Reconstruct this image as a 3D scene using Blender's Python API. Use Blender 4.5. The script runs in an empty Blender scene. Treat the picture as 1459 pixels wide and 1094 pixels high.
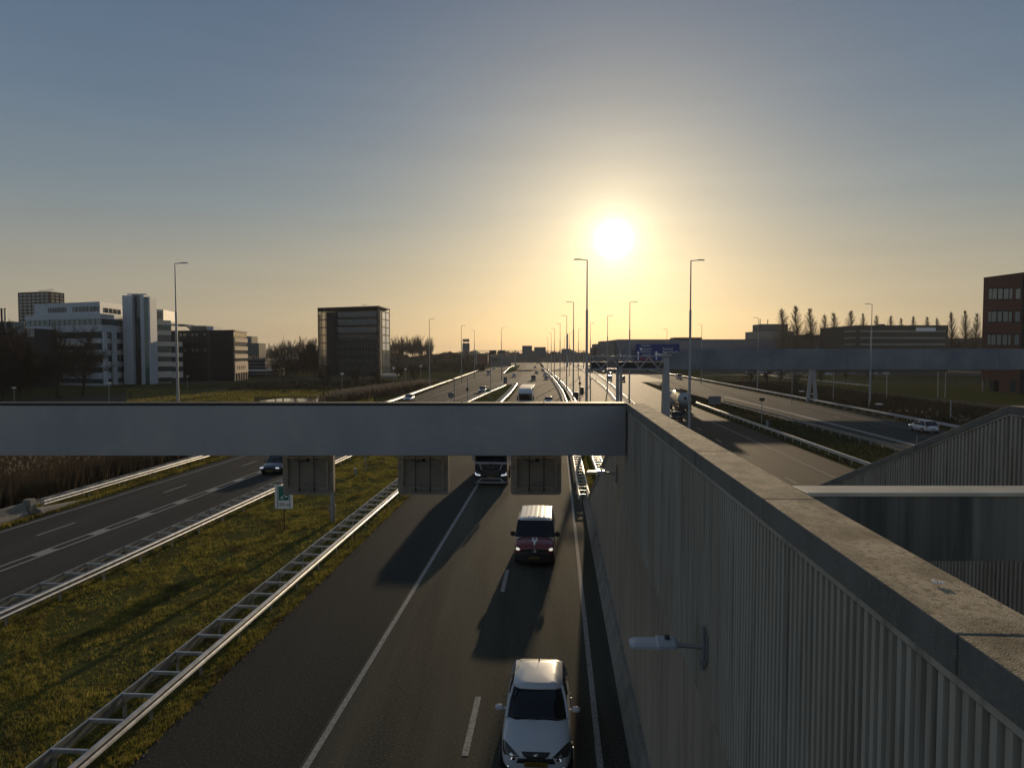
import bpy, bmesh, math, random
import numpy as np
from mathutils import Vector, Matrix
from mathutils.bvhtree import BVHTree
R = math.radians
sc = bpy.context.scene
col = sc.collection
rng = random.Random(7)

# ------------------------------------------------------------------ camera
CX, CY, FP, HC = 729.5, 547.0, 975.0, 10.15
PITCH = math.atan(42.0 / 975.0)
cd = bpy.data.cameras.new('camera'); cam = bpy.data.objects.new('camera', cd); col.objects.link(cam)
cam.location = (0, 0, HC); cam.rotation_euler = (math.pi / 2 - PITCH, 0, 0)
cd.sensor_width = 36; cd.lens = FP / 1459 * 36; cd.clip_end = 9000; cd.clip_start = 0.1
sc.camera = cam
_F = Vector((0, math.cos(PITCH), -math.sin(PITCH))); _D = Vector((0, -math.sin(PITCH), -math.cos(PITCH)))
def ray(px, py): return _F + Vector(((px - CX) / FP, 0, 0)) + _D * ((py - CY) / FP)
def G(px, py, z=0.0):                       # photo pixel -> point on the level z
    r = ray(px, py); t = (z - HC) / r.z
    return Vector((r.x * t, r.y * t, z))
def AT(px, py, Y):                          # photo pixel -> point at distance Y
    r = ray(px, py); t = Y / r.y
    return Vector((r.x * t, Y, HC + r.z * t))
def W(px, Y): return AT(px, 505, Y).x       # world X of column px at distance Y
def ZT(py, Y): return AT(729.5, py, Y).z

# ------------------------------------------------------------------ light
SUN = ray(875, 341).normalized()
SEL = math.asin(SUN.z); SAZ = math.atan2(SUN.x, SUN.y)
sd = bpy.data.lights.new('sun', 'SUN'); so = bpy.data.objects.new('sun', sd); col.objects.link(so)
sd.energy = 3.2; sd.angle = R(0.6); sd.color = (1.0, 0.76, 0.48)
so.rotation_euler = (-SUN).to_track_quat('-Z', 'Y').to_euler(); so.location = (0, 0, 60)

w = bpy.data.worlds.new('World'); sc.world = w; w.use_nodes = True
nt = w.node_tree; nt.nodes.clear()
def N(t, **k):
    n = nt.nodes.new(t)
    for a, b in k.items(): setattr(n, a, b)
    return n
sky = N('ShaderNodeTexSky', sky_type='NISHITA', sun_disc=False, sun_elevation=SEL, sun_rotation=SAZ)
sky.altitude = 0; sky.air_density = 1.0; sky.dust_density = 1.5; sky.ozone_density = 1.5
tc = N('ShaderNodeTexCoord')
dt = N('ShaderNodeVectorMath', operation='DOT_PRODUCT'); nt.links.new(tc.outputs['Generated'], dt.inputs[0]); dt.inputs[1].default_value = SUN
ac = N('ShaderNodeMath', operation='ARCCOSINE'); nt.links.new(dt.outputs['Value'], ac.inputs[0])
def mth(op, a, b=None):
    n = N('ShaderNodeMath', operation=op)
    for i, v in enumerate((a, b)):
        if v is None: continue
        if isinstance(v, (int, float)): n.inputs[i].default_value = v
        else: nt.links.new(v, n.inputs[i])
    return n.outputs[0]
def scaled(colr, fac):
    n = N('ShaderNodeVectorMath', operation='SCALE')
    if isinstance(colr, tuple): n.inputs[0].default_value = colr
    else: nt.links.new(colr, n.inputs[0])
    if isinstance(fac, (int, float)): n.inputs['Scale'].default_value = fac
    else: nt.links.new(fac, n.inputs['Scale'])
    return n.outputs[0]
def vadd(a, b):
    n = N('ShaderNodeVectorMath', operation='ADD'); nt.links.new(a, n.inputs[0]); nt.links.new(b, n.inputs[1]); return n.outputs[0]
ang = ac.outputs[0]
def gauss(s): return mth('EXPONENT', mth('MULTIPLY', mth('POWER', mth('DIVIDE', ang, s), 2.0), -1.0))
def expo(s): return mth('EXPONENT', mth('MULTIPLY', mth('DIVIDE', ang, s), -1.0))
sep = N('ShaderNodeSeparateXYZ'); nt.links.new(tc.outputs['Generated'], sep.inputs[0])
# clear-air gradient of the evening sky by height above the horizon
cr = N('ShaderNodeValToRGB'); nt.links.new(mth('MAXIMUM', sep.outputs['Z'], 0.0), cr.inputs[0])
SKY = [(0.0, (0.335, 0.265, 0.178)), (0.05, (0.33, 0.275, 0.195)), (0.11, (0.28, 0.255, 0.20)), (0.20, (0.165, 0.200, 0.218)), (0.31, (0.098, 0.147, 0.207)), (0.45, (0.065, 0.109, 0.180)), (1.0, (0.045, 0.075, 0.13))]
el = cr.color_ramp.elements
while len(el) < len(SKY): el.new(0.5)
for e, (p, c) in zip(el, SKY): e.position = p; e.color = (*c, 1)
# the sky opposite the sun is cool and dim down to the horizon
cr2 = N('ShaderNodeValToRGB'); nt.links.new(mth('MAXIMUM', sep.outputs['Z'], 0.0), cr2.inputs[0])
SKY2 = [(0.0, (0.25, 0.28, 0.32)), (0.12, (0.245, 0.28, 0.325)), (0.35, (0.18, 0.22, 0.275)), (1.0, (0.06, 0.09, 0.14))]
el = cr2.color_ramp.elements
while len(el) < len(SKY2): el.new(0.5)
for e, (p, c) in zip(el, SKY2): e.position = p; e.color = (*c, 1)
mr_ = N('ShaderNodeMapRange', interpolation_type='SMOOTHSTEP'); nt.links.new(dt.outputs['Value'], mr_.inputs[0]); mr_.inputs[1].default_value = -0.2; mr_.inputs[2].default_value = 0.98
mix_ = N('ShaderNodeMix', data_type='RGBA'); nt.links.new(mr_.outputs[0], mix_.inputs[0]); nt.links.new(cr2.outputs[0], mix_.inputs[6]); nt.links.new(cr.outputs[0], mix_.inputs[7])
a1 = scaled(mix_.outputs[2], 1.0)
a2 = scaled((18.0, 16.5, 13.0), gauss(R(0.70)))
a3 = vadd(scaled((0.40, 0.34, 0.20), expo(R(3.2))), scaled((1.5, 1.3, 0.9), expo(R(1.15))))
a4 = scaled((0.36, 0.265, 0.115), expo(R(8.2)))
a5 = scaled(sky.outputs[0], 0.012)
# faint streaks of thin high cloud near the sun
mp = N('ShaderNodeMapping'); nt.links.new(tc.outputs['Generated'], mp.inputs[0]); mp.inputs['Scale'].default_value = (2.2, 2.2, 26); mp.inputs['Rotation'].default_value = (0.0, R(4), 0)
nz = N('ShaderNodeTexNoise'); nt.links.new(mp.outputs[0], nz.inputs[0]); nz.inputs['Scale'].default_value = 1.6; nz.inputs['Detail'].default_value = 3
st = mth('ADD', mth('MULTIPLY', nz.outputs['Fac'], 0.11), 0.945)
SKYSUM = vadd(vadd(vadd(a1, a5), a4), a3)
SKYSUM = vadd(scaled(SKYSUM, st), a2)
bg = N('ShaderNodeBackground'); nt.links.new(SKYSUM, bg.inputs[0]); bg.inputs[1].default_value = 1.0
out = N('ShaderNodeOutputWorld'); nt.links.new(bg.outputs[0], out.inputs[0])
sc.view_settings.view_transform = 'Standard'; sc.view_settings.look = 'None'
sc.view_settings.exposure = 0.0; sc.view_settings.gamma = 1; sc.view_settings.use_curve_mapping = False
sc.cycles.max_bounces = 6; sc.cycles.sample_clamp_indirect = 4.0
sc.cycles.use_denoising = True

# ------------------------------------------------------------------ materials
def mat(name, base, rough=0.7, metal=0.0, spec=0.5, coat=0.0, emit=None, estr=0, noise=None, bump=None, noise2=None, objc=True, coatr=0.05):
    m = bpy.data.materials.new(name); m.use_nodes = True
    t = m.node_tree; b = t.nodes['Principled BSDF']
    b.inputs['Base Color'].default_value = (*base, 1); b.inputs['Roughness'].default_value = rough
    b.inputs['Metallic'].default_value = metal; b.inputs['Specular IOR Level'].default_value = spec
    b.inputs['Coat Weight'].default_value = coat; b.inputs['Coat Roughness'].default_value = coatr
    if emit: b.inputs['Emission Color'].default_value = (*emit, 1); b.inputs['Emission Strength'].default_value = estr
    tcn = t.nodes.new('ShaderNodeNewGeometry') if not objc else t.nodes.new('ShaderNodeTexCoord')
    src = tcn.outputs['Position'] if not objc else tcn.outputs['Object']
    cur = None
    for nn in (noise, noise2):
        if not nn: continue
        c2, scale, lo, hi, stretch = nn
        mpn = t.nodes.new('ShaderNodeMapping'); t.links.new(src, mpn.inputs[0]); mpn.inputs['Scale'].default_value = stretch
        n = t.nodes.new('ShaderNodeTexNoise'); t.links.new(mpn.outputs[0], n.inputs[0]); n.inputs['Scale'].default_value = scale; n.inputs['Detail'].default_value = 6; n.inputs['Roughness'].default_value = 0.6
        mr = t.nodes.new('ShaderNodeMapRange'); t.links.new(n.outputs['Fac'], mr.inputs[0]); mr.inputs[1].default_value = lo; mr.inputs[2].default_value = hi
        mx = t.nodes.new('ShaderNodeMix'); mx.data_type = 'RGBA'; t.links.new(mr.outputs[0], mx.inputs[0])
        if cur is None: mx.inputs[6].default_value = (*base, 1)
        else: t.links.new(cur, mx.inputs[6])
        mx.inputs[7].default_value = (*c2, 1); cur = mx.outputs[2]
    if cur is not None: t.links.new(cur, b.inputs['Base Color'])
    if bump:
        sc_, st_, stretch = bump
        mpn = t.nodes.new('ShaderNodeMapping'); t.links.new(src, mpn.inputs[0]); mpn.inputs['Scale'].default_value = stretch
        n = t.nodes.new('ShaderNodeTexNoise'); t.links.new(mpn.outputs[0], n.inputs[0]); n.inputs['Scale'].default_value = sc_; n.inputs['Detail'].default_value = 4
        bp = t.nodes.new('ShaderNodeBump'); bp.inputs['Strength'].default_value = st_; bp.inputs['Distance'].default_value = 0.02
        t.links.new(n.outputs['Fac'], bp.inputs['Height']); t.links.new(bp.outputs[0], b.inputs['Normal'])
    return m
I3 = (1, 1, 1)
M = {}
M['asphalt'] = mat('asphalt', (0.046, 0.048, 0.046), 0.88, noise=((0.068, 0.067, 0.062), 0.55, 0.35, 0.7, (1, .06, 1)), noise2=((0.105, 0.105, 0.095), 13, 0.48, 0.78, I3), bump=(22, 0.7, I3), objc=False, spec=0.02)
M['asphalt_b'] = mat('asphalt_b', (0.041, 0.043, 0.036), 0.85, noise=((0.092, 0.090, 0.070), 0.8, 0.35, 0.7, (1, .05, 1)), noise2=((0.125, 0.118, 0.09), 13, 0.46, 0.78, I3), bump=(22, 0.75, I3), objc=False, spec=0.025)
M['asphalt_c'] = mat('asphalt_c', (0.034, 0.029, 0.021), 0.80, noise=((0.066, 0.053, 0.036), 0.5, 0.35, 0.7, (1, .05, 1)), noise2=((0.10, 0.09, 0.065), 26, 0.52, 0.8, I3), bump=(38, 0.6, I3), objc=False, spec=0.09)  # warm asphalt tone: the golden sun glare is put into the colour
M['asphalt_new'] = mat('asphalt_new', (0.040, 0.042, 0.038), 0.88, noise=((0.050, 0.050, 0.046), 0.5, 0.35, 0.7, (1, .06, 1)), noise2=((0.085, 0.085, 0.072), 13, 0.46, 0.78, I3), bump=(22, 0.7, I3), objc=False, spec=0.02)
M['paint'] = mat('road_paint', (0.36, 0.36, 0.34), 0.85, noise=((0.17, 0.17, 0.16), 9, 0.42, 0.72, I3), noise2=((0.12, 0.12, 0.11), 34, 0.52, 0.7, I3), objc=False, spec=0.08)
M['grass_base'] = mat('grass_base', (0.085, 0.090, 0.028), 0.95, noise=((0.085, 0.080, 0.030), 0.5, 0.4, 0.65, I3), noise2=((0.045, 0.040, 0.02), 6, 0.5, 0.75, I3), bump=(9, 1.0, I3), objc=False, spec=0.0)
M['blade'] = mat('grass_blade', (0.17, 0.165, 0.035), 0.8, noise=((0.42, 0.35, 0.085), 2.2, 0.4, 0.7, I3), noise2=((0.11, 0.085, 0.035), 0.6, 0.5, 0.65, I3), objc=False, spec=0.15)
M['field'] = mat('field', (0.045, 0.050, 0.018), 0.95, noise=((0.075, 0.065, 0.030), 0.02, 0.4, 0.62, I3), noise2=((0.05, 0.055, 0.02), 0.3, 0.4, 0.7, I3), objc=False, spec=0.0)
M['scrub'] = mat('scrub', (0.045, 0.035, 0.02), 0.9, noise=((0.085, 0.06, 0.035), 0.8, 0.35, 0.7, I3), objc=False, spec=0.1)
M['reed'] = mat('reed', (0.17, 0.125, 0.075), 0.85, noise=((0.07, 0.052, 0.03), 0.7, 0.35, 0.65, I3), objc=False, spec=0.1)
M['plume'] = mat('plume', (0.30, 0.25, 0.19), 0.9, spec=0.1)
M['bark'] = mat('bark', (0.050, 0.040, 0.030), 0.9, spec=0.1)
M['bark_pale'] = mat('bark_pale', (0.115, 0.085, 0.055), 0.9, spec=0.1)
M['steel'] = mat('galvanised_steel', (0.50, 0.51, 0.52), 0.42, 0.75, noise=((0.30, 0.31, 0.31), 3, 0.4, 0.7, I3))
M['pole'] = mat('pole_steel', (0.30, 0.31, 0.32), 0.5, 0.6)
M['beam'] = mat('beam_paint', (0.33, 0.325, 0.325), 0.45, 0.1, noise=((0.26, 0.265, 0.28), 0.35, 0.38, 0.62, (1, 1, .45)), noise2=((0.36, 0.35, 0.34), 0.8, 0.52, 0.74, (1, 1, 1.2)), spec=0.4)  # cloudy mottling paints soft reflections into the beam colour
M['beam_blue'] = mat('beam_blue', (0.17, 0.195, 0.225), 0.5, 0.1, noise=((0.10, 0.125, 0.165), 0.12, 0.4, 0.6, I3))
M['black'] = mat('black_rubber', (0.012, 0.012, 0.013), 0.7)
M['dark'] = mat('dark_metal', (0.035, 0.036, 0.038), 0.55, 0.3)
M['housing'] = mat('sign_housing', (0.27, 0.24, 0.19), 0.6, 0.0, noise=((0.17, 0.155, 0.125), 3, 0.45, 0.7, I3))
M['housing_in'] = mat('sign_housing_inside', (0.20, 0.18, 0.14), 0.6, noise=((0.12, 0.11, 0.09), 2, 0.45, 0.7, I3))
M['concrete'] = mat('concrete', (0.24, 0.23, 0.20), 0.85, noise=((0.13, 0.125, 0.11), 1.4, 0.4, 0.7, (1, 1, .25)), noise2=((0.30, 0.28, 0.24), 9, 0.5, 0.8, I3), bump=(22, 0.5, I3), objc=False)
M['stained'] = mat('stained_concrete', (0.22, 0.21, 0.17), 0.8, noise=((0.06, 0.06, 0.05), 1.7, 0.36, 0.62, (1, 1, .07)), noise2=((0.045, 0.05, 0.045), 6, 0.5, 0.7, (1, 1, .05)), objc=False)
M['ribwall'] = mat('ribbed_concrete', (0.40, 0.38, 0.325), 0.8, noise=((0.32, 0.285, 0.225), 0.7, 0.4, 0.65, (1, 1, .2)), noise2=((0.13, 0.125, 0.10), 5, 0.50, 0.78, (1, 1, .06)), objc=False)
M['panelwall'] = mat('smooth_panel', (0.31, 0.275, 0.215), 0.8, noise=((0.235, 0.21, 0.165), 0.5, 0.4, 0.65, (1, 1, .3)), noise2=((0.14, 0.13, 0.105), 3, 0.52, 0.78, (1, 1, .07)), objc=False)
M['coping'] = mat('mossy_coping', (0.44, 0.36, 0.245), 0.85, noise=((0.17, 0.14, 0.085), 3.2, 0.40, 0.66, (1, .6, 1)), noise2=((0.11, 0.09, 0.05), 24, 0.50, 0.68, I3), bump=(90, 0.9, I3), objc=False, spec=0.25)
M['fascia'] = mat('coping_fascia', (0.16, 0.16, 0.145), 0.85, noise=((0.10, 0.10, 0.09), 2.2, 0.4, 0.7, (1, 1, .3)), noise2=((0.22, 0.21, 0.18), 20, 0.55, 0.8, I3), bump=(40, 0.5, I3), objc=False)  # darker than the sunlit coping top: side shade put into the colour
M['cap_sun'] = mat('sunlit_cap', (0.52, 0.46, 0.35), 0.5, 0.0, noise=((0.38, 0.34, 0.26), 2, 0.4, 0.7, I3))  # pale warm tone: sunlight on the beam's top put into the colour
M['water'] = mat('water', (0.01, 0.013, 0.012), 0.06, spec=0.6, bump=(1.2, 0.15, I3), objc=False)
M['white_clad'] = mat('white_cladding', (0.42, 0.46, 0.49), 0.6, noise=((0.36, 0.40, 0.43), 0.3, 0.4, 0.7, I3))
M['white_warm'] = mat('sunlit_white', (0.55, 0.50, 0.42), 0.6)  # warm white: sunlight on the office wings put into the colour
M['glass'] = mat('window_glass', (0.025, 0.05, 0.055), 0.08, spec=0.8)
M['glass_green'] = mat('green_glass', (0.04, 0.10, 0.09), 0.1, spec=0.8)
M['glass_pale'] = mat('pale_glass', (0.16, 0.19, 0.18), 0.12, spec=0.9)
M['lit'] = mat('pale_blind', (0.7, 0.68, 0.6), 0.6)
M['dkclad'] = mat('dark_cladding', (0.022, 0.023, 0.026), 0.7, spec=.15)
M['dkclad2'] = mat('dark_cladding_grey', (0.045, 0.048, 0.05), 0.7, spec=.15)
M['tan'] = mat('tan_brick', (0.34, 0.25, 0.17), 0.8)
M['brick'] = mat('brown_brick', (0.12, 0.050, 0.032), 0.9, noise=((0.095, 0.040, 0.026), 4, 0.4, 0.7, I3))
M['towerbrick'] = mat('tower_brick', (0.060, 0.045, 0.038), 0.9, spec=.1)
M['greyb'] = mat('grey_building', (0.16, 0.165, 0.165), 0.8, spec=.1)
M['greyd'] = mat('grey_dark_building', (0.07, 0.075, 0.08), 0.8, spec=.1)
M['olive_clad'] = mat('olive_grey_cladding', (0.050, 0.052, 0.044), 0.85, spec=.1)
M['shed'] = mat('shed_cladding', (0.14, 0.16, 0.19), 0.55, noise=((0.10, 0.12, 0.16), 0.05, 0.4, 0.6, I3))
M['pathm'] = mat('path_paving', (0.085, 0.08, 0.066), 0.9, noise=((0.06, 0.056, 0.046), 0.6, 0.4, 0.7, I3), objc=False, spec=0.0)
M['signblue'] = mat('sign_blue', (0.010, 0.030, 0.17), 0.4)
M['signwhite'] = mat('sign_white', (0.75, 0.75, 0.72), 0.5)
M['signred'] = mat('sign_red', (0.35, 0.05, 0.03), 0.5)
M['signgreen'] = mat('sign_green', (0.015, 0.16, 0.12), 0.45)
M['signback'] = mat('sign_back', (0.13, 0.14, 0.15), 0.5, 0.3)
M['white'] = mat('white_paint', (0.50, 0.53, 0.57), 0.28, coat=0.8)
M['white_van'] = mat('white_van_paint', (0.74, 0.72, 0.68), 0.3, coat=0.7)
M['silver'] = mat('silver_paint', (0.38, 0.40, 0.42), 0.3, 0.5, coat=0.8)
M['navy'] = mat('dark_blue_paint', (0.02, 0.026, 0.04), 0.25, 0.3, coat=1.0)
M['carblack'] = mat('black_paint', (0.012, 0.013, 0.015), 0.25, coat=1.0)
M['red'] = mat('dark_red_paint', (0.17, 0.006, 0.003), 0.3, coat=0.8)
M['grey'] = mat('grey_paint', (0.12, 0.125, 0.13), 0.3, 0.4, coat=0.9)
M['cglass'] = mat('car_glass', (0.004, 0.006, 0.008), 0.05, spec=0.5)
M['plastic'] = mat('black_plastic', (0.014, 0.014, 0.015), 0.5)
M['tyre'] = mat('tyre', (0.015, 0.015, 0.015), 0.85)
M['rim'] = mat('rim', (0.35, 0.36, 0.37), 0.35, 0.8)
M['lens'] = mat('lamp_glass', (0.03, 0.032, 0.035), 0.15, 0.2, coat=0.6)
M['lamp_on'] = mat('headlamp_on', (0.8, 0.8, 0.75), 0.3, emit=(1.0, 0.93, 0.78), estr=0.6)
M['drl'] = mat('daytime_lamp', (0.8, 0.8, 0.85), 0.3, emit=(0.85, 0.92, 1.0), estr=0.45)
M['plate'] = mat('number_plate', (0.16, 0.10, 0.012), 0.5)  # yellow darkened to put the shade of vehicle fronts into it
M['plate_dim'] = mat('shaded_number_plate', (0.12, 0.08, 0.015), 0.6)  # darker plate yellow: shade on the van front put into the colour
M['chrome'] = mat('chrome', (0.6, 0.6, 0.6), 0.15, 1.0)
M['luminaire'] = mat('luminaire', (0.42, 0.45, 0.49), 0.4, 0.2)
M['tarp'] = mat('trailer_skin', (0.60, 0.56, 0.48), 0.5)
M['tank'] = mat('tank_steel', (0.62, 0.62, 0.60), 0.22, 0.9)
M['tank_end'] = mat('tank_end', (0.30, 0.33, 0.37), 0.45, 0.4)
M['cabwhite'] = mat('cab_white', (0.5, 0.54, 0.58), 0.35, coat=0.6)
M['orange'] = mat('orange_leaves', (0.28, 0.09, 0.02), 0.8)

for k_ in ('blade', 'reed', 'plume'):                          # thin leaves let the low sun through
    t_ = M[k_].node_tree; b_ = t_.nodes['Principled BSDF']; tr_ = t_.nodes.new('ShaderNodeBsdfTranslucent'); mx_ = t_.nodes.new('ShaderNodeMixShader'); o_ = [n for n in t_.nodes if n.type == 'OUTPUT_MATERIAL'][0]
    mx_.inputs[0].default_value = .45 if k_ == 'blade' else .2; b_.inputs['Specular IOR Level'].default_value = 0.1
    if b_.inputs['Base Color'].links: t_.links.new(b_.inputs['Base Color'].links[0].from_socket, tr_.inputs[0])
    else: tr_.inputs[0].default_value = b_.inputs['Base Color'].default_value
    t_.links.new(b_.outputs[0], mx_.inputs[1]); t_.links.new(tr_.outputs[0], mx_.inputs[2]); t_.links.new(mx_.outputs[0], o_.inputs['Surface'])

# ------------------------------------------------------------------ mesh helpers
class MB:
    def __init__(s): s.v = []; s.f = []; s.m = []; s.sm = []; s.groups = []
    def add(s, vs, fs, mi=0, smooth=False, newp=True):
        o = len(s.v); s.v += [tuple(p) for p in vs]
        if newp: s.groups.append(o)
        for f in fs: s.f.append(tuple(i + o for i in f)); s.m.append(mi); s.sm.append(smooth)
    def box(s, c, d, rz=0, mi=0, taper=1.0):
        cx, cy, cz = c; hx, hy, hz = d[0] / 2, d[1] / 2, d[2] / 2; cs, sn = math.cos(rz), math.sin(rz)
        vs = []
        for z, k in ((-hz, 1), (hz, taper)):
            for x, y in ((-hx, -hy), (hx, -hy), (hx, hy), (-hx, hy)):
                x *= k; y *= k
                vs.append((cx + x * cs - y * sn, cy + x * sn + y * cs, cz + z))
        s.add(vs, [(3, 2, 1, 0), (4, 5, 6, 7), (0, 1, 5, 4), (1, 2, 6, 5), (2, 3, 7, 6), (3, 0, 4, 7)], mi)
    def bb(s, x0, x1, y0, y1, z0, z1, mi=0): s.box(((x0 + x1) / 2, (y0 + y1) / 2, (z0 + z1) / 2), (abs(x1 - x0), abs(y1 - y0), abs(z1 - z0)), 0, mi)
    def bar(s, p0, p1, wd, ht, mi=0):                      # square bar between two points
        p0 = Vector(p0); p1 = Vector(p1); d = (p1 - p0).normalized()
        u = d.cross(Vector((0, 0, 1)))
        if u.length < 1e-3: u = Vector((1, 0, 0))
        u.normalize(); v = u.cross(d).normalized()
        vs = []
        for p in (p0, p1):
            for a, b in ((-1, -1), (1, -1), (1, 1), (-1, 1)): vs.append(p + u * a * wd / 2 + v * b * ht / 2)
        s.add(vs, [(3, 2, 1, 0), (4, 5, 6, 7), (0, 1, 5, 4), (1, 2, 6, 5), (2, 3, 7, 6), (3, 0, 4, 7)], mi)
    def tube(s, p0, p1, r0, r1=None, n=8, mi=0, caps=True):
        r1 = r0 if r1 is None else r1
        p0 = Vector(p0); p1 = Vector(p1); d = (p1 - p0)
        if d.length < 1e-6: return
        d.normalize(); u = d.cross(Vector((0, 0, 1)))
        if u.length < 1e-3: u = Vector((1, 0, 0))
        u.normalize(); v = d.cross(u)
        vs = [];
        for p, r in ((p0, r0), (p1, r1)):
            for i in range(n):
                a = 2 * math.pi * i / n; vs.append(p + u * math.cos(a) * r + v * math.sin(a) * r)
        fs = [(i, (i + 1) % n, n + (i + 1) % n, n + i) for i in range(n)]
        s.add(vs, fs, mi, n > 5)
        if caps: s.add(vs, [tuple(range(n - 1, -1, -1)), tuple(range(n, 2 * n))], mi, False, False)
    def sphere(s, c, r, n=10, mi=0):
        rx, ry, rz = r if isinstance(r, tuple) else (r, r, r); vs = []; fs = []; h = n // 2
        for j in range(h + 1):
            t = math.pi * j / h
            for i in range(n):
                a = 2 * math.pi * i / n; vs.append((c[0] + rx * math.sin(t) * math.cos(a), c[1] + ry * math.sin(t) * math.sin(a), c[2] + rz * math.cos(t)))
        for j in range(h):
            for i in range(n): fs.append((j * n + i, (j + 1) * n + i, (j + 1) * n + (i + 1) % n, j * n + (i + 1) % n))
        s.add(vs, fs, mi, True)
    def sweep(s, path, prof, mi=0, closed=True, caps=True):   # prof = (lateral, z); path = list of (x,y[,z])
        n = len(prof); vs = []
        P = [Vector((p[0], p[1], p[2] if len(p) > 2 else 0)) for p in path]
        for i, p in enumerate(P):
            a = P[max(i - 1, 0)]; b = P[min(i + 1, len(P) - 1)]; d = (b - a); d.z = 0; d.normalize()
            rt = Vector((d.y, -d.x, 0))
            for l, z in prof: vs.append(p + rt * l + Vector((0, 0, z)))
        fs = []
        for i in range(len(P) - 1):
            for j in range(n if closed else n - 1):
                k = (j + 1) % n; fs.append((i * n + j, i * n + k, (i + 1) * n + k, (i + 1) * n + j))
        if closed and caps: fs += [tuple(range(n)), tuple(range((len(P) - 1) * n + n - 1, (len(P) - 1) * n - 1, -1))]
        s.add(vs, fs, mi)
    def prism(s, pts, z0, z1, mi=0):                        # horizontal polygon raised
        n = len(pts); vs = [(p[0], p[1], z0) for p in pts] + [(p[0], p[1], z1) for p in pts]
        s.add(vs, [tuple(range(n - 1, -1, -1)), tuple(range(n, 2 * n))] + [(i, (i + 1) % n, n + (i + 1) % n, n + i) for i in range(n)], mi)
    def build_each(s, name, mats, parent):      # every piece an object of its own
        for k in range(0, len(s.groups)):
            a = s.groups[k]; z = s.groups[k + 1] if k + 1 < len(s.groups) else len(s.v); q = MB(); q.v = s.v[a:z]
            for f, m, sm in zip(s.f, s.m, s.sm):
                if a <= min(f) and max(f) < z: q.f.append(tuple(i - a for i in f)); q.m.append(m); q.sm.append(sm)
            q.build(name, mats, parent)
    def mesh(s, name, mats):
        me = bpy.data.meshes.new(name); me.from_pydata([tuple(p) for p in s.v], [], s.f)
        for m in (mats if isinstance(mats, (list, tuple)) else [mats]): me.materials.append(M[m] if isinstance(m, str) else m)
        me.polygons.foreach_set('material_index', s.m); me.polygons.foreach_set('use_smooth', s.sm)
        me.update(); return me
    def build(s, name, mats, parent=None, **props):
        o = bpy.data.objects.new(name, s.mesh(name, mats)); col.objects.link(o)
        if parent is not None: o.parent = parent
        for k, v in props.items(): o[k] = v
        return o
def recalc(o):
    bm = bmesh.new(); bm.from_mesh(o.data); bmesh.ops.recalc_face_normals(bm, faces=bm.faces); bm.to_mesh(o.data); bm.free()
def tag(o, label, cat, group=None):
    o['label'] = label; o['category'] = cat
    if group: o['group'] = group
    return o
def thing(name, label, cat, loc=(0, 0, 0), rz=0, group=None):
    o = bpy.data.objects.new(name, None); col.objects.link(o); o.location = loc; o.rotation_euler = (0, 0, rz); o.empty_display_size = 0.3
    return tag(o, label, cat, group)
def dup(root, loc, rz=0, label=None, scale=None):
    r = root.copy(); col.objects.link(r); r.location = loc; r.rotation_euler = (0, 0, rz)
    if scale: r.scale = (scale,) * 3 if isinstance(scale, (int, float)) else scale
    if label: r['label'] = label
    for ch in list(root.children):
        c = ch.copy(); col.objects.link(c); c.parent = r
        for g in list(ch.children):
            d = g.copy(); col.objects.link(d); d.parent = c
    return r
def struct(o): o['kind'] = 'structure'; return o
def bevel(o, wd=0.01, seg=2):
    m = o.modifiers.new('bevel', 'BEVEL'); m.width = wd; m.segments = seg; m.limit_method = 'ANGLE'; m.angle_limit = R(40)
    return o
def text(s_, size, name, m, parent, loc, rot=(math.pi / 2, 0, 0), align='LEFT', ext=0.01):
    cu = bpy.data.curves.new('t', 'FONT'); cu.body = s_; cu.size = size; cu.align_x = align; cu.extrude = ext; cu.resolution_u = 2
    to = bpy.data.objects.new('t', cu); col.objects.link(to)
    bpy.context.view_layer.update()
    me = bpy.data.meshes.new_from_object(to.evaluated_get(bpy.context.evaluated_depsgraph_get())); me = me.copy()
    bpy.data.objects.remove(to); me.materials.clear(); me.materials.append(M[m])
    o = bpy.data.objects.new(name, me); col.objects.link(o); o.parent = parent; o.location = loc; o.rotation_euler = rot
    return o
def curve(tab, sm=25.0):                                   # smooth table function X(Y)
    ys = np.array([t[0] for t in tab], float); xs = np.array([t[1] for t in tab], float)
    s0 = (xs[1] - xs[0]) / (ys[1] - ys[0]); s1 = (xs[-1] - xs[-2]) / (ys[-1] - ys[-2])
    ys = np.concatenate([[ys[0] - 500], ys, [ys[-1] + 3000]]); xs = np.concatenate([[xs[0] - 500 * s0], xs, [xs[-1] + 3000 * s1]])
    def f(y, o=0.0):
        k = np.linspace(-1, 1, 9); h = min(sm, 6 + abs(y) * 0.12)
        wt = 1.2 - np.abs(k)
        return float((np.interp(y + k * h, ys, xs) * wt).sum() / wt.sum()) + o
    return f
def ysteps(a, b):
    r = [a]; 
    while r[-1] < b: r.append(min(b, r[-1] + max(1.5, r[-1] * 0.04)))
    return r

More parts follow.
